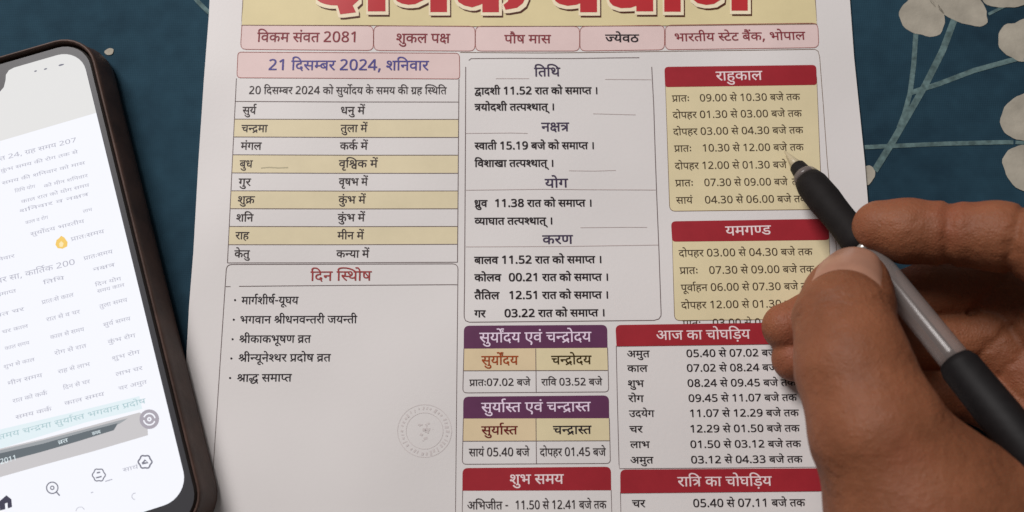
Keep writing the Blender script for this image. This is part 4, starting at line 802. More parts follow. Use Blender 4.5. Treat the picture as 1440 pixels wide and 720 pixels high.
# planet table
rows_l = [110, 142.5, 167.4, 192.4, 217.5, 243, 268.2, 293.3, 318.3, 344, 369.6]
rows_r = [111.5, 143.4, 167.8, 193.1, 218.1, 243.6, 268.4, 293.4, 318.3, 343.4, 368.6]
lx = lambda y: 332.3 - (y - 110) * 0.0485
rx = lambda y: 645.3 - (y - 110) * 0.008
cells = []
for k in (2, 4, 6, 8):
    cells.append([(lx(rows_l[k]), rows_l[k]), (rx(rows_r[k]), rows_r[k]), (rx(rows_r[k + 1]), rows_r[k + 1]), (lx(rows_l[k + 1]), rows_l[k + 1])])
tab = tint('planet_table', cells, INK['tint_cell'], page)
ru = [([(lx(a), a), ((lx(a) + rx(c)) / 2, (a + c) / 2 + 0.3), (rx(c), c)], False, 0.9) for a, c in list(zip(rows_l, rows_r))[1:]]
ru += [([(lx(110), 110), (lx(240), 240), (lx(369.6), 369.6)], False, 0.9), ([(rx(111), 111), (rx(240), 240), (rx(369), 368.6)], False, 1.0)]
strokes('table_rules', ru, INK['line'], tab)
lettering('heading_lettering', PLANET_TEXT[:1], INK['body'], tab, 4)
lettering('lettering', PLANET_TEXT[1:], INK['body'], tab, 8)
sm = strokes('pen_smudge', [([(367, 236.2), (378, 235.2), (392, 236), (405, 235.4)], False, 1.6)], INK['smudge'], tab)

# special days
o = rr((318.5, 371.8), (644, 370.9), (640, 760), (293, 760), (8, 8, 0, 0))
dy = strokes('special_days_box', [(o, True, 1.0), ([(317.5, 403), (324, 402.9)], False), ([(336, 402.5), (480, 401.2), (636, 400.2), (643, 400.3)], False)], INK['line'], page)
lettering('heading_lettering', DAYS_HEAD, INK['brick'], dy, 6)
lettering('lettering', DAYS_TEXT, INK['dark'], dy, 6)
tint('bullets', [blob(x, y, 1.5, 1.5, 0, 3) for x, y in DAYS_DOT], INK['dark'], dy, 0.06)

# faint seal showing through
cx, cy = 597, 606
ring = [([(cx + 38 * math.cos(t * math.pi / 24), cy + 37 * math.sin(t * math.pi / 24)) for t in range(48)], True, 1.0),
        ([(cx + 26 * math.cos(t * math.pi / 24), cy + 25.5 * math.sin(t * math.pi / 24)) for t in range(48)], True, 0.8)]
rs = random.Random(5)
for t in range(34):
    a = 2 * math.pi * t / 34 + rs.uniform(-.03, .03)
    r0, r1 = 29.5 + rs.uniform(-1, 1), 34.5 + rs.uniform(-1.5, 1)
    ring.append(([(cx + r0 * math.cos(a), cy + r0 * math.sin(a)), (cx + r1 * math.cos(a + .03), cy + r1 * math.sin(a + .03))], False, rs.uniform(1.4, 3.2)))
for t in range(16):
    a = rs.uniform(0, 6.28); r0 = rs.uniform(0, 12); x, y = cx + r0 * math.cos(a), cy + 1.2 * r0 * math.sin(a)
    ring.append(([(x, y), (x + rs.uniform(-7, 7), y + rs.uniform(-6, 6))], False, rs.uniform(1.5, 4)))
strokes('seal_mark', ring, INK['seal'], page, 1.0, 0.04)

# tithi box
L_ = [(654.8, 94), (654.4, 200), (653.8, 300), (653.2, 400), (652.6, 441)]
R_ = [(916.4, 94), (919.3, 150), (921.3, 215), (923.6, 280), (926.3, 345), (929.6, 440)]
cor = [(652.8, 446), (654.5, 450.8), (660, 453), (790, 451.8), (920, 450.4), (926.5, 448.4), (929.4, 444)]
paths = [(L_ + cor + R_[::-1], False, 1.1), ([(659, 84.8), (662.5, 82.3), (720, 81.8), (800, 82.2), (860, 81.3), (899, 81)], False, 0.9)]
th = strokes('tithi_box', paths, INK['line'], page)
fr = [([(697, 110.4), (744, 110.4)], False, 0.8), ([(851, 111.4), (916, 112)], False, 0.7), ([(655, 187.4), (720, 186.8), (742, 187.4)], False, 0.7),
      ([(655, 267.3), (760, 266), (840, 266.6), (922, 267)], False, 0.8), ([(655, 347), (790, 346.4), (926, 344.4)], False, 0.9),
      ([(834, 159.8), (894, 161.4)], False, 0.7), ([(800, 240), (836, 240.4), (866, 239.5)], False, 0.6), ([(816, 320), (880, 319.4), (910, 319.5)], False, 0.6)]
strokes('heading_rules', fr, INK['line_faint'], th, 0.7)
lettering('heading_lettering', TITHI_HEAD, INK['plum'], th, 12)
lettering('lettering', TITHI_TEXT, INK['bold'], th, 21)


def two_cell_box(name, top, mid, low, bot, xm, head, subs, texts, wts):
    (x0, y0, x1, y1) = top
    hd = rr((x0, y0), (x1, y1), (x1 + .4, mid[1]), (x0 - .2, mid[0]), (8, 8, 0, 0))
    box = tint(name, [[(x0, mid[0]), (xm, (mid[0] + mid[1]) / 2), (xm, (low[0] + low[1]) / 2), (x0, low[0])]], INK['tint_peach'], page)
    tint('cell_tint', [[(xm, (mid[0] + mid[1]) / 2), (x1, mid[1]), (x1 + 1, low[1]), (xm, (low[0] + low[1]) / 2)]], INK['tint_yellow'], box)
    tint('header_band', [hd], INK['purple'], box, 0.07)
    o = [(x0, mid[0])] + rr((x0 - 1.3, low[0]), (x1 + .8, low[1]), (x1 + 2.2, bot[1]), (x0 - 1.5, bot[0]), (0, 0, 6, 6))[2:][::-1] + [(x1 + .6, mid[1])]
    strokes('table_rules', [(o, False, 0.9), ([(x0 - .5, low[0]), (x1 + 1, low[1])], False, 0.9), ([(xm, mid[0]), (xm + .6, bot[0])], False, 0.9)], INK['line'], box, 0.9, 0.09)
    lettering('heading_lettering', head, INK['pale_lilac'], box, 8)
    for s in subs:
        lettering('subheading_lettering', [s], INK[s[6]], box, 12)
    lettering('lettering', texts, INK['body'], box, wts)


two_cell_box('sunrise_box', (652.3, 458, 853.8, 456.8), (490.2, 489), (521.3, 520.8), (552.4, 551), 753.3, RISE_HEAD, RISE_SUB, RISE_TEXT, 8)
two_cell_box('sunset_box', (651.5, 557.8, 856.2, 556), (588.5, 588), (620.4, 619.7), (652.8, 651.6), 753.6, SET_HEAD, SET_SUB, SET_TEXT, 8)

# auspicious time
hd = rr((650.4, 658.2), (859, 656.3), (859.4, 689.4), (650.2, 690), (8, 8, 0, 0))
sb = strokes('auspicious_time_box', [([(650.5, 690), (649, 770), (861.5, 770), (859.4, 689)], False)], INK['line'], page)
tint('header_band', [hd], INK['crimson'], sb, 0.07)
lettering('heading_lettering', SHUBH_HEAD, INK['pale_pink'], sb, 10)
lettering('lettering', SHUBH_TEXT, INK['body'], sb, 8)


def yellow_box(name, hd, body, head, texts):
    o = body
    bx = tint(name, [o], INK['tint_yellow'], page)
    strokes('border', [(o, True, 0.9)], INK['line_brown'], bx, 0.9, 0.05)
    tint('header_band', [hd], INK['crimson'], bx, 0.085)
    lettering('heading_lettering', head, INK['pale_pink'], bx, 8)
    lettering('lettering', texts, INK['umber'], bx, 4, 0.1)


# Yamgand is laid first so that the band of the box below runs over its last line
yellow_box('yamgand_box', rr((943.5, 311.2), (1164.5, 307.6), (1166, 337.5), (945.3, 339.8), (7, 7, 5, 5)),
           rr((945, 326), (1165.5, 324), (1171, 448.5), (948.6, 450.8), (0, 0, 8, 8)), YAM_HEAD, YAM_TEXT)
yellow_box('rahu_time_box', rr((934.2, 94), (1147.8, 91.2), (1148.6, 119.3), (935.4, 122.4), (6, 6, 4, 4)),
           rr((935.4, 110), (1148.5, 108), (1156, 294.5), (941.8, 297), (0, 0, 8, 8)), RAHU_HEAD, RAHU_TEXT)
for nm, hd, lft, head, texts, wt in (
        ('day_choghadiya_box', rr((865.4, 457), (1172, 452.6), (1174, 482.8), (867, 487), (8, 8, 0, 0)), [([(866.5, 486), (868, 560), (870.4, 652), (871, 659), (1025, 658), (1181, 656.5), (1173.5, 482)], False, 0.9)], DAY_HEAD, DAY_TEXT, 12),
        ('night_choghadiya_box', rr((872.2, 660.3), (1184, 658.3), (1186, 690.4), (872.4, 693.6), (8, 8, 0, 0)), [([(872.4, 692), (874, 770), (1190, 770), (1186, 690)], False, 0.9)], NIGHT_HEAD, NIGHT_TEXT, 10)):
    bx = strokes(nm, lft, INK['line'], page)
    tint('header_band', [hd], INK['crimson'], bx, 0.18)
    lettering('heading_lettering', head, INK['pale_pink'], bx, 8, 0.22)
    lettering('lettering', texts, INK['bold'], bx, wt - 2 if wt > 10 else wt)
# frame line around the right-hand columns
strokes('frame_rule', [([(647, 73.6), (760, 74.4), (850, 73.5), (940, 72), (1080, 70.2), (1146, 69.2), (1150.5, 72), (1152.6, 80), (1157.5, 145), (1163.5, 230), (1167.5, 270), (1175, 335), (1180, 400), (1186, 520)], False, 0.8)], INK['line_brown'], page)
adopt(page)

# ------------------------------------------------------------------ the phone
GLASS = 10.6
a0, a1 = at(120, 95, GLASS), at(262, 680, GLASS)           # right-hand edge of the lit screen
yv = (a0 - a1).normalized(); xv = Vector((yv.y, -yv.x, 0))
corner = at(112, 68.5, GLASS)                              # where its top and right-hand edges would meet
corner = a0 + yv * ((corner - a0).dot(yv))
low = at(264, 700, GLASS)
SH = (corner - low).dot(yv); SW = 0.0672


def ph(x, y, z=0.0):
    """phone coordinates in metres: x left of the right screen edge is negative, y down from its top is negative"""
    p = corner + xv * x + yv * y
    return (p.x, p.y, GLASS * 0.001 + z)


def round_rect(x0, y0, x1, y1, r, n=8):
    out = []
    for cx_, cy_, a in ((x1 - r, y1 - r, 0), (x0 + r, y1 - r, 90), (x0 + r, y0 + r, 180), (x1 - r, y0 + r, 270)):
        for k in range(n + 1):
            t = math.radians(a + 90 * k / n)
            out.append((cx_ + r * math.cos(t), cy_ + r * math.sin(t)))
    return out


def loft(name, rings, mat, parent, cap0=False, cap1=False):
    V = [v for r in rings for v in r]; n = len(rings[0]); Fc = []
    for k in range(len(rings) - 1):
        for i in range(n):
            j = (i + 1) % n
            Fc.append((k * n + i, k * n + j, (k + 1) * n + j, (k + 1) * n + i))
    if cap0: Fc.append(tuple(range(n))[::-1])
    if cap1: Fc.append(tuple(range((len(rings) - 1) * n, len(rings) * n)))
    return mesh_obj(name, V, Fc, mat, parent, True)


phone = empty('smartphone', 'smartphone with a lit white screen in a dark brown case beside the page', 'phone', ph(-SW / 2, -SH / 2, -0.0114))
M_LEATHER = material('brown_case', srgb(78, 58, 50), 0.5, 0.35, 0.3, 120.0, 0.25, 900.0, 0.0003)
M_BEZEL = material('black_glass', srgb(72, 72, 76), 0.35, 0.25)
M_FRAME = material('phone_frame', srgb(70, 66, 64), 0.35, 0.5)
bz = 0.0015
box = lambda d, z, r: [ph(x, y, z) for x, y in round_rect(-SW - bz - d, -SH - 0.0062 - d, bz + d, bz * 1.6 + d, r + d)]
loft('phone_body', [box(0.0006, -0.008, 0.0085), box(0.0009, -0.004, 0.0085), box(0.0006, -0.0009, 0.0085), box(0.0, -0.0002, 0.0085)], M_FRAME, phone, True, False)
mesh_obj('glass_front', box(0.0001, -0.00015, 0.0085), [tuple(range(36))], M_BEZEL, phone)
loft('phone_case', [box(0.0011, -0.0086, 0.0085), box(0.0012, 0.0004, 0.0085), box(0.0015, 0.0010, 0.0085), box(0.0019, 0.0011, 0.0085), box(0.0022, 0.0007, 0.0085), box(0.0025, -0.001, 0.0085),
                     box(0.0029, -0.004, 0.0085), box(0.0038, -0.0075, 0.0085), box(0.0038, -0.0100, 0.0085), box(0.0030, -0.0106, 0.0085)], M_LEATHER, phone, True, True)
# screen outline with the notch cut into its top edge (notch on the phone's middle)
outl = round_rect(-SW, -SH, 0, 0, 0.0075, 8)
nc = -SW / 2
notch = [(nc + 0.0125, 0), (nc + 0.0108, -0.0004), (nc + 0.0096, -0.0016), (nc + 0.0092, -0.0032), (nc + 0.0082, -0.0054), (nc + 0.0060, -0.0071), (nc + 0.003, -0.0079), (nc, -0.0081)]
notch = notch + [(2 * nc - x, y) for x, y in notch[-2::-1]]
k = 9
outl = outl[:k] + notch + outl[k:]
E_WHITE = material('screen_white', (0, 0, 0), 0.6, 0.06, emit=srgb(247, 248, 255))
E_GREY = material('screen_grey', (0, 0, 0), 0.6, 0.06, emit=srgb(229, 228, 227))
E_TEXT = material('screen_text', (0, 0, 0), 0.6, 0.06, emit=srgb(180, 180, 194))
E_TEALT = material('screen_teal_text', (0, 0, 0), 0.6, 0.06, emit=srgb(172, 200, 206))
E_CYAN = material('screen_cyan', (0, 0, 0), 0.6, 0.06, emit=srgb(228, 241, 246))
E_BAND = material('screen_band', (0, 0, 0), 0.6, 0.06, emit=srgb(203, 200, 202))
E_SLATE = material('screen_slate', (0, 0, 0), 0.6, 0.06, emit=srgb(104, 112, 118))
E_MID = material('screen_mid', (0, 0, 0), 0.6, 0.06, emit=srgb(160, 164, 168))
E_ICON = material('screen_icon', (0, 0, 0), 0.6, 0.06, emit=srgb(124, 124, 138))
E_ICOND = material('screen_icon_dark', (0, 0, 0), 0.6, 0.06, emit=srgb(70, 68, 86))
E_YEL = material('screen_yellow', (0, 0, 0), 0.6, 0.06, emit=srgb(246, 205, 110))
E_YEL2 = material('screen_pale_yellow', (0, 0, 0), 0.6, 0.06, emit=srgb(252, 232, 180))
E_BTN = material('screen_button', (0, 0, 0), 0.6, 0.06, emit=srgb(172, 166, 176))
screen = mesh_obj('screen', [ph(x, y, 0.00002) for x, y in outl], [tuple(range(len(outl)))], E_WHITE, phone)
G = GLASS
lin = lambda p, q, t: (p[0] + (q[0] - p[0]) * t, p[1] + (q[1] - p[1]) * t)


# grey page header: the part of the screen above a line through pixels (0,194) and (135,163)
pl = at(0, 194, G); pr = at(135, 163.5, G)
ylim = ((pl + pr) / 2 - corner).dot(yv)
top = [p for p in outl if p[1] > ylim]
hdr = [(0, ylim)] + top + [(-SW, ylim)]
mesh_obj('page_header', [ph(x, y, 0.00006) for x, y in hdr], [tuple(range(len(hdr)))], E_GREY, screen)
tint('status_marks', [blob(50, 100, 2, 1, -.3, 1), blob(64, 97, 2.4, 1.0, -.3, 2), blob(86, 91.3, 4.0, 1.2, -.25, 3)], E_ICON, screen, G + 0.10)
tint('highlight_band', [[(-60, 622), (0, 604), (110, 578), (196, 557), (200, 575), (120, 594), (0, 631), (-60, 646)]], E_CYAN, screen, G + 0.06)
tint('toolbar', [[(-60, 648), (0, 631), (60, 617), (130, 598), (196, 580), (207, 585), (208, 612), (130, 635), (60, 654), (0, 671), (-60, 688)]], E_BAND, screen, G + 0.08)
tint('toolbar_edge', [[(-60, 650), (0, 633), (60, 619), (130, 601), (180, 588), (168, 596), (120, 609), (60, 625), (0, 640), (-60, 657)]], E_MID, screen, G + 0.10)
tint('toolbar_shade', [[(-60, 655), (0, 637.5), (60, 624), (120, 607), (166, 595), (160, 605), (110, 620.5), (60, 635), (0, 651), (-60, 668)]], E_SLATE, screen, G + 0.12)
level = lambda ls: [(t, xl, (yl + yr) / 2 + 0.125 * (xr - xl), xr, (yl + yr) / 2 - 0.125 * (xr - xl), h_) for t, xl, yl, xr, yr, h_ in ls]
lettering('screen_lettering', level(SCREEN_TEXT), E_TEXT, screen, 0, G + 0.10)
lettering('screen_lettering', level(SCREEN_TEAL), E_TEALT, screen, 0, G + 0.12)
lettering('screen_lettering', SCREEN_PALE, E_CYAN, screen, 6, G + 0.16)
tint('flame_icon', [[(86, 331.5), (90.5, 334), (95, 340.5), (94.5, 346.5), (88, 349.8), (81, 349), (78, 344), (79.5, 337.5), (83, 335)]], E_YEL, screen, G + 0.12)
tint('flame_core', [[(86, 339), (89.5, 342), (88, 347), (84, 347), (83, 342.5)]], E_YEL2, screen, G + 0.16)


def circ(cx, cy, r, a0=0, a1=360, n=24, ky=1.0):
    return [(cx + r * math.cos(math.radians(a0 + (a1 - a0) * k / n)), cy + ky * r * math.sin(math.radians(a0 + (a1 - a0) * k / n))) for k in range(n + (0 if a1 - a0 == 360 else 1))]


btn = tint('round_button', [circ(210, 589.5, 13.8)], E_BTN, screen, G + 0.18)
strokes('button_icon', [(circ(210, 589.5, 8, 20, 170), False, 2), (circ(210, 589.5, 8, 200, 350), False, 2), (circ(210, 589.5, 2.2), True, 2)], E_WHITE, btn, 2, G + 0.22)
mag = strokes('search_icon', [(circ(73.5, 686, 8), True, 1.7), ([(79, 691.5), (84, 697)], False, 2), (circ(73.5, 686, 2.4), True, 1.6)], E_ICON, screen, 1.7, G + 0.1)
hexr = lambda cx, cy, r: [(cx + r * (1 + .08 * math.cos(6 * t * math.pi / 18)) * math.cos(t * math.pi / 18), cy + r * (1 + .08 * math.cos(6 * t * math.pi / 18)) * math.sin(t * math.pi / 18)) for t in range(36)]
strokes('badge_icon', [(hexr(139, 668, 8.6), True, 1.7), ([(136, 665), (141, 664)], False, 2), ([(135, 672), (143, 670)], False, 2)], E_ICON, screen, 1.7, G + 0.1)
strokes('badge_icon', [(hexr(204, 649.5, 9.0), True, 2.2), ([(200, 652), (204, 647), (208, 650.5), (200, 652)], False, 2.6)], E_ICON, screen, 1.7, G + 0.1)
tint('home_icon', [[(9, 696.5), (16, 702), (17, 713), (11, 715), (10.5, 707), (7, 708), (7.5, 716), (0, 718), (-2, 706)]], E_ICOND, screen, G + 0.12)
strokes('navigation_marks', [(circ(113, 719, 6, 180, 340), False, 0.8), (circ(190, 698, 4.5, 90, 280), False, 0.9), ([(128, 693), (131, 692)], False, 1.2), ([(148, 677), (158, 674)], False, 1.4)], E_TEXT, screen, 0.9, G + 0.1)
adopt(phone)

# ------------------------------------------------------------------ the pen
TIP = at(1104, 213, 1.5); REAR = at(1402, 579, 50)
ax = (REAR - TIP).normalized()


def along(py):
    lo, hi = 0.0, 0.25
    for _ in range(40):
        m_ = (lo + hi) / 2
        if proj(TIP + ax * m_)[1] < py: lo = m_
        else: hi = m_
    return lo


e1 = ax.cross(Vector((0, 0, 1))).normalized(); e2 = e1.cross(ax)


def turned(name, prof, mat, parent, n=40):
    rings = [[TIP + ax * s + (e1 * math.cos(2 * math.pi * k / n) + e2 * math.sin(2 * math.pi * k / n)) * r for k in range(n)] for s, r in prof]
    return loft(name, rings, mat, parent, True, True)


pen = empty('ballpoint_pen', 'black ballpoint pen with clear barrel pointing at the yellow panel, held in the hand', 'pen', TIP)
M_RUBBER = material('black_rubber', srgb(27, 24, 24), 0.7, 0.18, 0.15, 300.0, 0.2, 1200.0, 0.0002)
M_GLOSS = material('black_plastic', srgb(24, 22, 23), 0.6, 0.22, 0.2, 400.0, 0.15, 900.0, 0.0002)
M_STEEL = material('steel', srgb(190, 186, 180), 0.3, 0.5); M_STEEL.node_tree.nodes["Principled BSDF"].inputs['Metallic'].default_value = 0.7
M_CLEAR = material('clear_barrel', srgb(146, 135, 131), 0.2, 0.5, alpha=0.5)
M_TIP = material('pale_tip', srgb(206, 192, 160), 0.35, 0.4, alpha=0.8)
M_INKT = material('refill', srgb(26, 24, 26), 0.35, 0.4)
sG0, sG1, sB1 = along(251), along(350), along(508)
turned('ball_tip', [(0, 0.0003), (0.0012, 0.0005), (0.004, 0.0011), (along(236), 0.0022)], M_TIP, pen, 24)
turned('tip_socket', [(along(232), 0.0017), (along(234), 0.0024), (along(247), 0.0030), (sG0, 0.0030)], M_GLOSS, pen, 24)
turned('grip_collar', [(along(244), 0.0031), (along(246), 0.0036), (sG0 - 0.0004, 0.0040), (sG0 + 0.0002, 0.0036)], M_CLEAR, pen)
gp = [(sG0, 0.0030), (sG0 + 0.0006, 0.0042), (sG0 + 0.003, 0.0048), (sG0 + 0.010, 0.0050)]
gp += [(sG0 + 0.010 + (sG1 - sG0 - 0.013) * t, 0.0050 - 0.0004 * math.sin(t * 3.14)) for t in (0.2, 0.4, 0.6, 0.8, 1)] + [(sG1, 0.0044), (sG1 + 0.0002, 0.0035)]
turned('rubber_grip', gp, M_RUBBER, pen)
turned('collar_ring', [(sG1, 0.0040), (sG1 + 0.0004, 0.0043), (sG1 + 0.0022, 0.0041), (sG1 + 0.0024, 0.0036)], M_STEEL, pen)
turned('barrel', [(sG1 + 0.002, 0.0036), (sG1 + 0.004, 0.0039), (sB1 - 0.002, 0.0040), (sB1 + 0.001, 0.0038)], M_CLEAR, pen)
turned('refill', [(sG1, 0.0029), (along(384), 0.0029), (along(402), 0.0014), (sB1, 0.0014)], M_INKT, pen, 16)
turned('rear_cap', [(sB1 - 0.0004, 0.0036), (sB1, 0.0045), (sB1 + 0.002, 0.0052), (sB1 + 0.018, 0.0054), (sB1 + 0.034, 0.0052), (sB1 + 0.036, 0.0043)], M_GLOSS, pen)
turned('push_button', [(sB1 + 0.035, 0.0028), (sB1 + 0.046, 0.0027), (sB1 + 0.047, 0.0020)], M_GLOSS, pen, 24)
adopt(pen)

# ------------------------------------------------------------------ the hand: one continuous skin grown from tapered limbs
FING = {
    'thumb': ([(1201, 396, 33, 8.8), (1193, 420, 36.5, 10.9), (1187, 456, 43, 12.2), (1201, 520, 49, 13.5), (1236, 612, 53, 15.6), (1296, 726, 50, 22), (1400, 860, 46, 26)], 5.0),
    'index': ([(1237, 319, 26.5, 7.5), (1275, 325, 29, 8.7), (1335, 329, 33, 8.5), (1400, 332, 38, 9.0), (1486, 348, 45, 10.2), (1540, 440, 50, 11.5), (1590, 560, 50, 14)], 3.0),
    'middle': ([(1106, 460, 8.6, 7.2), (1150, 447, 9.4, 8.0), (1220, 432, 9.5, 8.2), (1310, 410, 10, 8.6), (1400, 404, 12, 9.4), (1470, 460, 18, 10), (1570, 590, 34, 13)], 3.0),
    'ring': ([(1117, 505, 7.2, 6.6), (1160, 498, 8, 7.4), (1220, 490, 9, 7.6), (1388, 478, 11, 9.2), (1460, 540, 15, 9.8), (1570, 650, 25, 12)], 3.0),
    'little': ([(1210, 566, 6.6, 6.2), (1280, 553, 7.6, 6.8), (1372, 553, 10, 7.8), (1450, 600, 14, 8.8), (1570, 710, 20, 11)], 3.0),
}
PALM = [((1285, 658, 46, 14), (1430, 738, 47, 14)), ((1430, 738, 47, 14), (1590, 650, 50, 14)), ((1590, 560, 48, 14), (1650, 900, 42, 24)),
        ((1560, 590, 36, 13), (1640, 900, 38, 24)), ((1570, 650, 27, 13), (1630, 910, 34, 24)), ((1570, 710, 20, 13), (1610, 910, 32, 24)),
        ((1400, 860, 44, 25), (1640, 930, 40, 25)), ((1400, 780, 36, 19), (1580, 710, 30, 17)), ((1640, 920, 38, 27), (1800, 1150, 42, 30))]


def P3(n):
    p = at(n[0], n[1], n[2]) * 1000
    return np.array((p.x, p.y, p.z), np.float32), n[3]


HS = 0.8
lo = np.array((70., -215., -2.)); hi = np.array((250., 35., 92.))
dim = np.ceil((hi - lo) / HS).astype(int) + 1
axs = [lo[i] + HS * np.arange(dim[i], dtype=np.float32) for i in range(3)]


def smin(a, b, k):
    h_ = np.clip(0.5 + 0.5 * (b - a) / k, 0, 1)
    return b * (1 - h_) + a * h_ - k * h_ * (1 - h_)


def cone_d(X, Y, Zc, a, ra, b, rb):
    ba = b - a; L2 = float(ba @ ba)
    px_, py_, pz_ = X - a[0], Y - a[1], Zc - a[2]
    t = np.clip((px_ * ba[0] + py_ * ba[1] + pz_ * ba[2]) / L2, 0, 1)
    return np.sqrt((px_ - ba[0] * t) ** 2 + (py_ - ba[1] * t) ** 2 + (pz_ - ba[2] * t) ** 2) - (ra + (rb - ra) * t)


def region(pts, pad):
    mn = np.min([p - r for p, r in pts], 0) - pad; mx = np.max([p + r for p, r in pts], 0) + pad
    return tuple(slice(max(0, int((mn[i] - lo[i]) / HS)), max(0, min(dim[i], int((mx[i] - lo[i]) / HS) + 2))) for i in range(3))


def grid(sl):
    return (axs[0][sl[0]][:, None, None], axs[1][sl[1]][None, :, None], axs[2][sl[2]][None, None, :])


def add(Fd, prims, k):
    for pa, pb in prims:
        (a, ra), (b, rb) = P3(pa), P3(pb)
        sl = region([(a, ra), (b, rb)], 14)
        Fd[sl] = smin(Fd[sl], cone_d(*grid(sl), a, ra, b, rb), k)


FP = np.full(dim, 60.0, np.float32)
add(FP, PALM, 9.0)
FT = None
for nm, (nodes, k_) in FING.items():
    Ff = np.full(dim, 60.0, np.float32)
    add(Ff, list(zip(nodes, nodes[1:])), k_)
    Ff = smin(Ff, FP, 7.0)
    FT = Ff if FT is None else smin(FT, Ff, 1.1)


def groove(pa, pb, t, depth, width, arc=None):
    """ring-shaped crease round a limb, at fraction t from a to b"""
    (a, ra), (b, rb) = P3(pa), P3(pb)
    c = a + (b - a) * t; n = (b - a) / np.linalg.norm(b - a); r = ra + (rb - ra) * t + 5
    sl = region([(c, r)], 2); X, Y, Zc = grid(sl)
    s = (X - c[0]) * n[0] + (Y - c[1]) * n[1] + (Zc - c[2]) * n[2]
    q = np.sqrt((X - c[0]) ** 2 + (Y - c[1]) ** 2 + (Zc - c[2]) ** 2)
    wv = 0.35 * np.sin(X * 1.1 + Zc * 0.9) + 0.25 * np.sin(Y * 1.7 + 1)
    FT[sl] += depth * np.exp(-((s + wv) / width) ** 2) * (q < r)


ix = FING['index'][0]; tb = FING['thumb'][0]
groove(ix[2], ix[3], 0.02, 1.0, 1.5); groove(ix[2], ix[3], -0.09, 0.2, 0.7); groove(ix[3], ix[4], 0.36, 1.0, 1.4)
groove(tb[2], tb[3], -0.14, 0.40, 0.8); groove(tb[2], tb[3], 0.02, 0.55, 0.9); groove(tb[2], tb[3], 0.18, 0.42, 0.8); groove(tb[2], tb[3], 0.34, 0.15, 0.6)
rg = FING['ring'][0]; md = FING['middle'][0]
groove(md[4], md[5], 0.1, 0.8, 1.2); groove(rg[3], rg[4], 0.1, 0.8, 1.2); groove(rg[3], rg[4], 0.5, 0.6, 1.0)


def sample(p):
    """trilinear distance of points (n,3) in mm"""
    q = (np.asarray(p) - lo) / HS; i = np.clip(np.floor(q).astype(int), 0, dim - 2); f = q - i; out = 0
    for dx in (0, 1):
        for dy_ in (0, 1):
            for dz in (0, 1):
                w = (f[:, 0] if dx else 1 - f[:, 0]) * (f[:, 1] if dy_ else 1 - f[:, 1]) * (f[:, 2] if dz else 1 - f[:, 2])
                out = out + w * FT[i[:, 0] + dx, i[:, 1] + dy_, i[:, 2] + dz]
    return out


# thumbnail frame: axis of the last joint, facing the camera and a little to the left
(ta, _), (tb_, _) = P3(tb[0]), P3(tb[2])
tax = (ta - tb_) / np.linalg.norm(ta - tb_)
tc_ = ta - tax * 5.0
view = np.array(CAM) * 1000 - tc_; view /= np.linalg.norm(view)
ndir = view + np.array((-0.05, 0.42, 0.0)); ndir -= tax * (ndir @ tax); ndir /= np.linalg.norm(ndir)
sid = np.cross(tax, ndir)


def nail_uv(u, v):
    """u across -1..1, v along 0 (root)..1 (tip) -> angle and offset along the axis"""
    half = 0.86 - 0.10 * (1 - v) ** 2
    return u * half, -5.5 + 14.5 * v - 2.4 * (u * u) * (1 - v) - 1.4 * u * u * v


def shoot(ang, s):
    d = math.cos(ang) * ndir + math.sin(ang) * sid
    o_ = tc_ + tax * s
    if s > 3.2: 
        d = d * math.cos((s - 3.2) / 11.0) + tax * math.sin((s - 3.2) / 11.0)
    t0, t1 = 0.0, 25.0
    for _ in range(30):
        tm = (t0 + t1) / 2
        if sample([o_ + d * tm])[0] < 0: t0 = tm
        else: t1 = tm
    return o_ + d * t0, d


nv, nu = 18, 16
N_pts = []
for j in range(nv + 1):
    for i in range(nu + 1):
        u, v = -1 + 2 * i / nu, j / nv
        a_, s_ = nail_uv(u, v)
        q, d = shoot(a_, s_)
        rim = max(abs(u) ** 6, (1 - v) ** 10)
        N_pts.append(q + d * (0.42 - 0.60 * rim + 0.25 * (1 - u * u) * v))
# nail fold: sink the skin under the nail's rim
for i in range(nu + 1):
    u = -1 + 2 * i / nu
    a_, s_ = nail_uv(u, 0.0)
    q, d = shoot(a_, s_ - 0.3)
    sl = region([(q.astype(np.float32), 1.6)], 0.5); X, Y, Zc = grid(sl)
    FT[sl] += 0.22 * np.exp(-((X - q[0]) ** 2 + (Y - q[1]) ** 2 + (Zc - q[2]) ** 2) / 1.0)


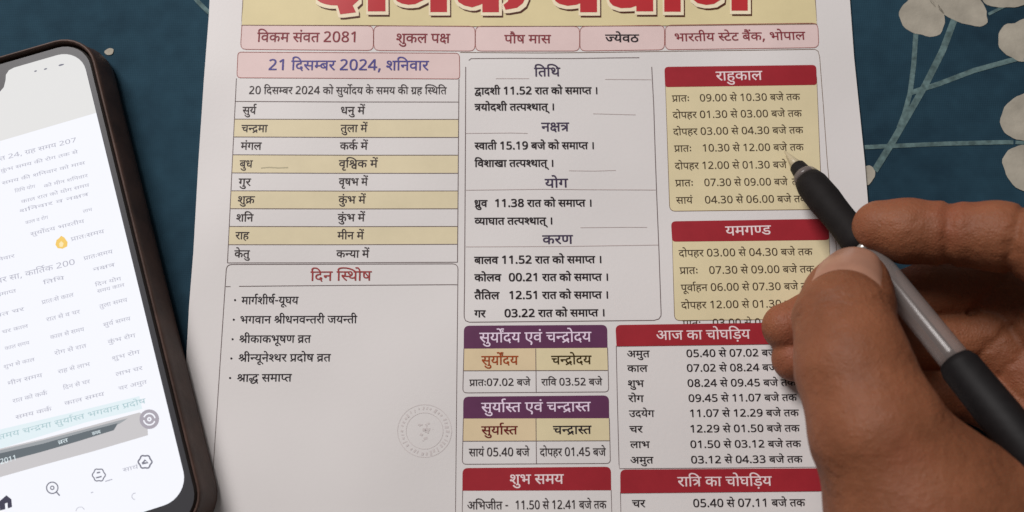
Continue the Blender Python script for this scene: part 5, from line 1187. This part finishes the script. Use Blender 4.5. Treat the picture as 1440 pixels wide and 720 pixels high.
def surface_nets(Fd):
    ins = Fd < 0
    cnt = np.zeros(np.array(Fd.shape) - 1, np.int8)
    for dx in (0, 1):
        for dy_ in (0, 1):
            for dz in (0, 1):
                cnt += ins[dx:Fd.shape[0] - 1 + dx, dy_:Fd.shape[1] - 1 + dy_, dz:Fd.shape[2] - 1 + dz]
    act = np.argwhere((cnt > 0) & (cnt < 8))
    idx = np.full(cnt.shape, -1, np.int64); idx[tuple(act.T)] = np.arange(len(act))
    acc = np.zeros((len(act), 3)); num = np.zeros(len(act))
    cor = [(a, b, c) for a in (0, 1) for b in (0, 1) for c in (0, 1)]
    for c0 in cor:
        for d in range(3):
            if c0[d]: continue
            c1 = list(c0); c1[d] = 1
            f0 = Fd[tuple((act + c0).T)]; f1 = Fd[tuple((act + c1).T)]
            m_ = (f0 < 0) != (f1 < 0)
            t = np.where(m_, f0 / np.where(m_, f0 - f1, 1), 0)
            p = np.array(c0) + np.outer(t, np.eye(3)[d])
            acc += p * m_[:, None]; num += m_
    V_ = (act + acc / num[:, None]) * HS + lo
    quads = []
    for d in range(3):
        u, v = (d + 1) % 3, (d + 2) % 3
        s0 = [slice(None)] * 3; s1 = [slice(None)] * 3
        s0[d] = slice(0, -1); s1[d] = slice(1, None)
        e = ins[tuple(s0)] != ins[tuple(s1)]
        E_ = np.argwhere(e)
        E_ = E_[(E_[:, u] > 0) & (E_[:, v] > 0) & (E_[:, u] < Fd.shape[u] - 1) & (E_[:, v] < Fd.shape[v] - 1)]
        def cell(du, dv):
            q = E_.copy(); q[:, u] -= du; q[:, v] -= dv
            return idx[tuple(q.T)]
        Q = np.stack([cell(1, 1), cell(0, 1), cell(0, 0), cell(1, 0)], 1)
        flip = ~ins[tuple(E_.T)]
        Q[flip] = Q[flip][:, ::-1]
        quads.append(Q)
    return V_, np.vstack(quads)


HV, HQ = surface_nets(FT)


def skin_material():
    m = bpy.data.materials.new('skin'); m.use_nodes = True
    nt = m.node_tree; N = nt.nodes; L = nt.links; p = N["Principled BSDF"]
    tc = N.new('ShaderNodeTexCoord')
    n1 = N.new('ShaderNodeTexNoise'); n1.inputs['Scale'].default_value = 55; n1.inputs['Detail'].default_value = 5
    L.new(tc.outputs['Object'], n1.inputs['Vector'])
    r = N.new('ShaderNodeValToRGB'); e = r.color_ramp.elements
    e[0].position = 0.32; e[0].color = (0.205, 0.073, 0.033, 1); e[1].position = 0.7; e[1].color = (0.295, 0.110, 0.053, 1)
    n1.inputs['Roughness'].default_value = 0.6
    L.new(n1.outputs['Fac'], r.inputs['Fac'])
    nb = N.new('ShaderNodeTexNoise'); nb.inputs['Scale'].default_value = 30; nb.inputs['Detail'].default_value = 3
    L.new(tc.outputs['Object'], nb.inputs['Vector'])
    rb = N.new('ShaderNodeValToRGB'); rb.color_ramp.elements[0].position = 0.5; rb.color_ramp.elements[1].position = 0.72
    rb.color_ramp.elements[1].color = (0.55, 0.55, 0.55, 1)
    mixb = N.new('ShaderNodeMix'); mixb.data_type = 'RGBA'
    L.new(nb.outputs['Fac'], rb.inputs['Fac']); L.new(rb.outputs['Color'], mixb.inputs[0]); L.new(r.outputs['Color'], mixb.inputs[6])
    mixb.inputs[7].default_value = (0.32, 0.09, 0.05, 1)
    L.new(mixb.outputs[2], p.inputs['Base Color'])
    p.inputs['Roughness'].default_value = 0.55; p.inputs['Specular IOR Level'].default_value = 0.25
    p.inputs['Subsurface Weight'].default_value = 0.18
    p.inputs['Subsurface Radius'].default_value = (1.0, 0.35, 0.2); p.inputs['Subsurface Scale'].default_value = 0.0025
    vo = N.new('ShaderNodeTexVoronoi'); vo.inputs['Scale'].default_value = 1100; vo.feature = 'DISTANCE_TO_EDGE'
    n2 = N.new('ShaderNodeTexNoise'); n2.inputs['Scale'].default_value = 420; n2.inputs['Detail'].default_value = 4
    L.new(tc.outputs['Object'], vo.inputs['Vector']); L.new(tc.outputs['Object'], n2.inputs['Vector'])
    b1 = N.new('ShaderNodeBump'); b1.inputs['Strength'].default_value = 0.4; b1.inputs['Distance'].default_value = 0.0005
    b2 = N.new('ShaderNodeBump'); b2.inputs['Strength'].default_value = 0.45; b2.inputs['Distance'].default_value = 0.0008
    L.new(vo.outputs['Distance'], b1.inputs['Height']); L.new(n2.outputs['Fac'], b2.inputs['Height'])
    n3 = N.new('ShaderNodeTexNoise'); n3.inputs['Scale'].default_value = 110; n3.inputs['Detail'].default_value = 2
    b3 = N.new('ShaderNodeBump'); b3.inputs['Strength'].default_value = 0.5; b3.inputs['Distance'].default_value = 0.0012
    L.new(tc.outputs['Object'], n3.inputs['Vector']); L.new(n3.outputs['Fac'], b3.inputs['Height'])
    L.new(b1.outputs['Normal'], b2.inputs['Normal']); L.new(b2.outputs['Normal'], b3.inputs['Normal']); L.new(b3.outputs['Normal'], p.inputs['Normal'])
    return m


M_SKIN = skin_material()
M_NAIL = material('nail', (0.385, 0.195, 0.13), 0.33, 0.45, 0.08, 200.0)
me = bpy.data.meshes.new('person')
me.vertices.add(len(HV)); me.vertices.foreach_set('co', (HV * 0.001).ravel())
me.loops.add(HQ.size); me.loops.foreach_set('vertex_index', HQ.ravel().astype(np.int32))
me.polygons.add(len(HQ)); me.polygons.foreach_set('loop_start', np.arange(0, HQ.size, 4, dtype=np.int32))
me.polygons.foreach_set('use_smooth', np.ones(len(HQ), bool))
me.update(calc_edges=True); me.validate()
hand = link('person', me, M_SKIN)
hand['label'] = "person's bare right hand pinching a black pen between thumb and index finger over the page"
hand['category'] = 'person'
NF = [(j * (nu + 1) + i, j * (nu + 1) + i + 1, (j + 1) * (nu + 1) + i + 1, (j + 1) * (nu + 1) + i) for j in range(nv) for i in range(nu)]
mesh_obj('thumbnail', np.array(N_pts) * 0.001, NF, M_NAIL, hand, True)
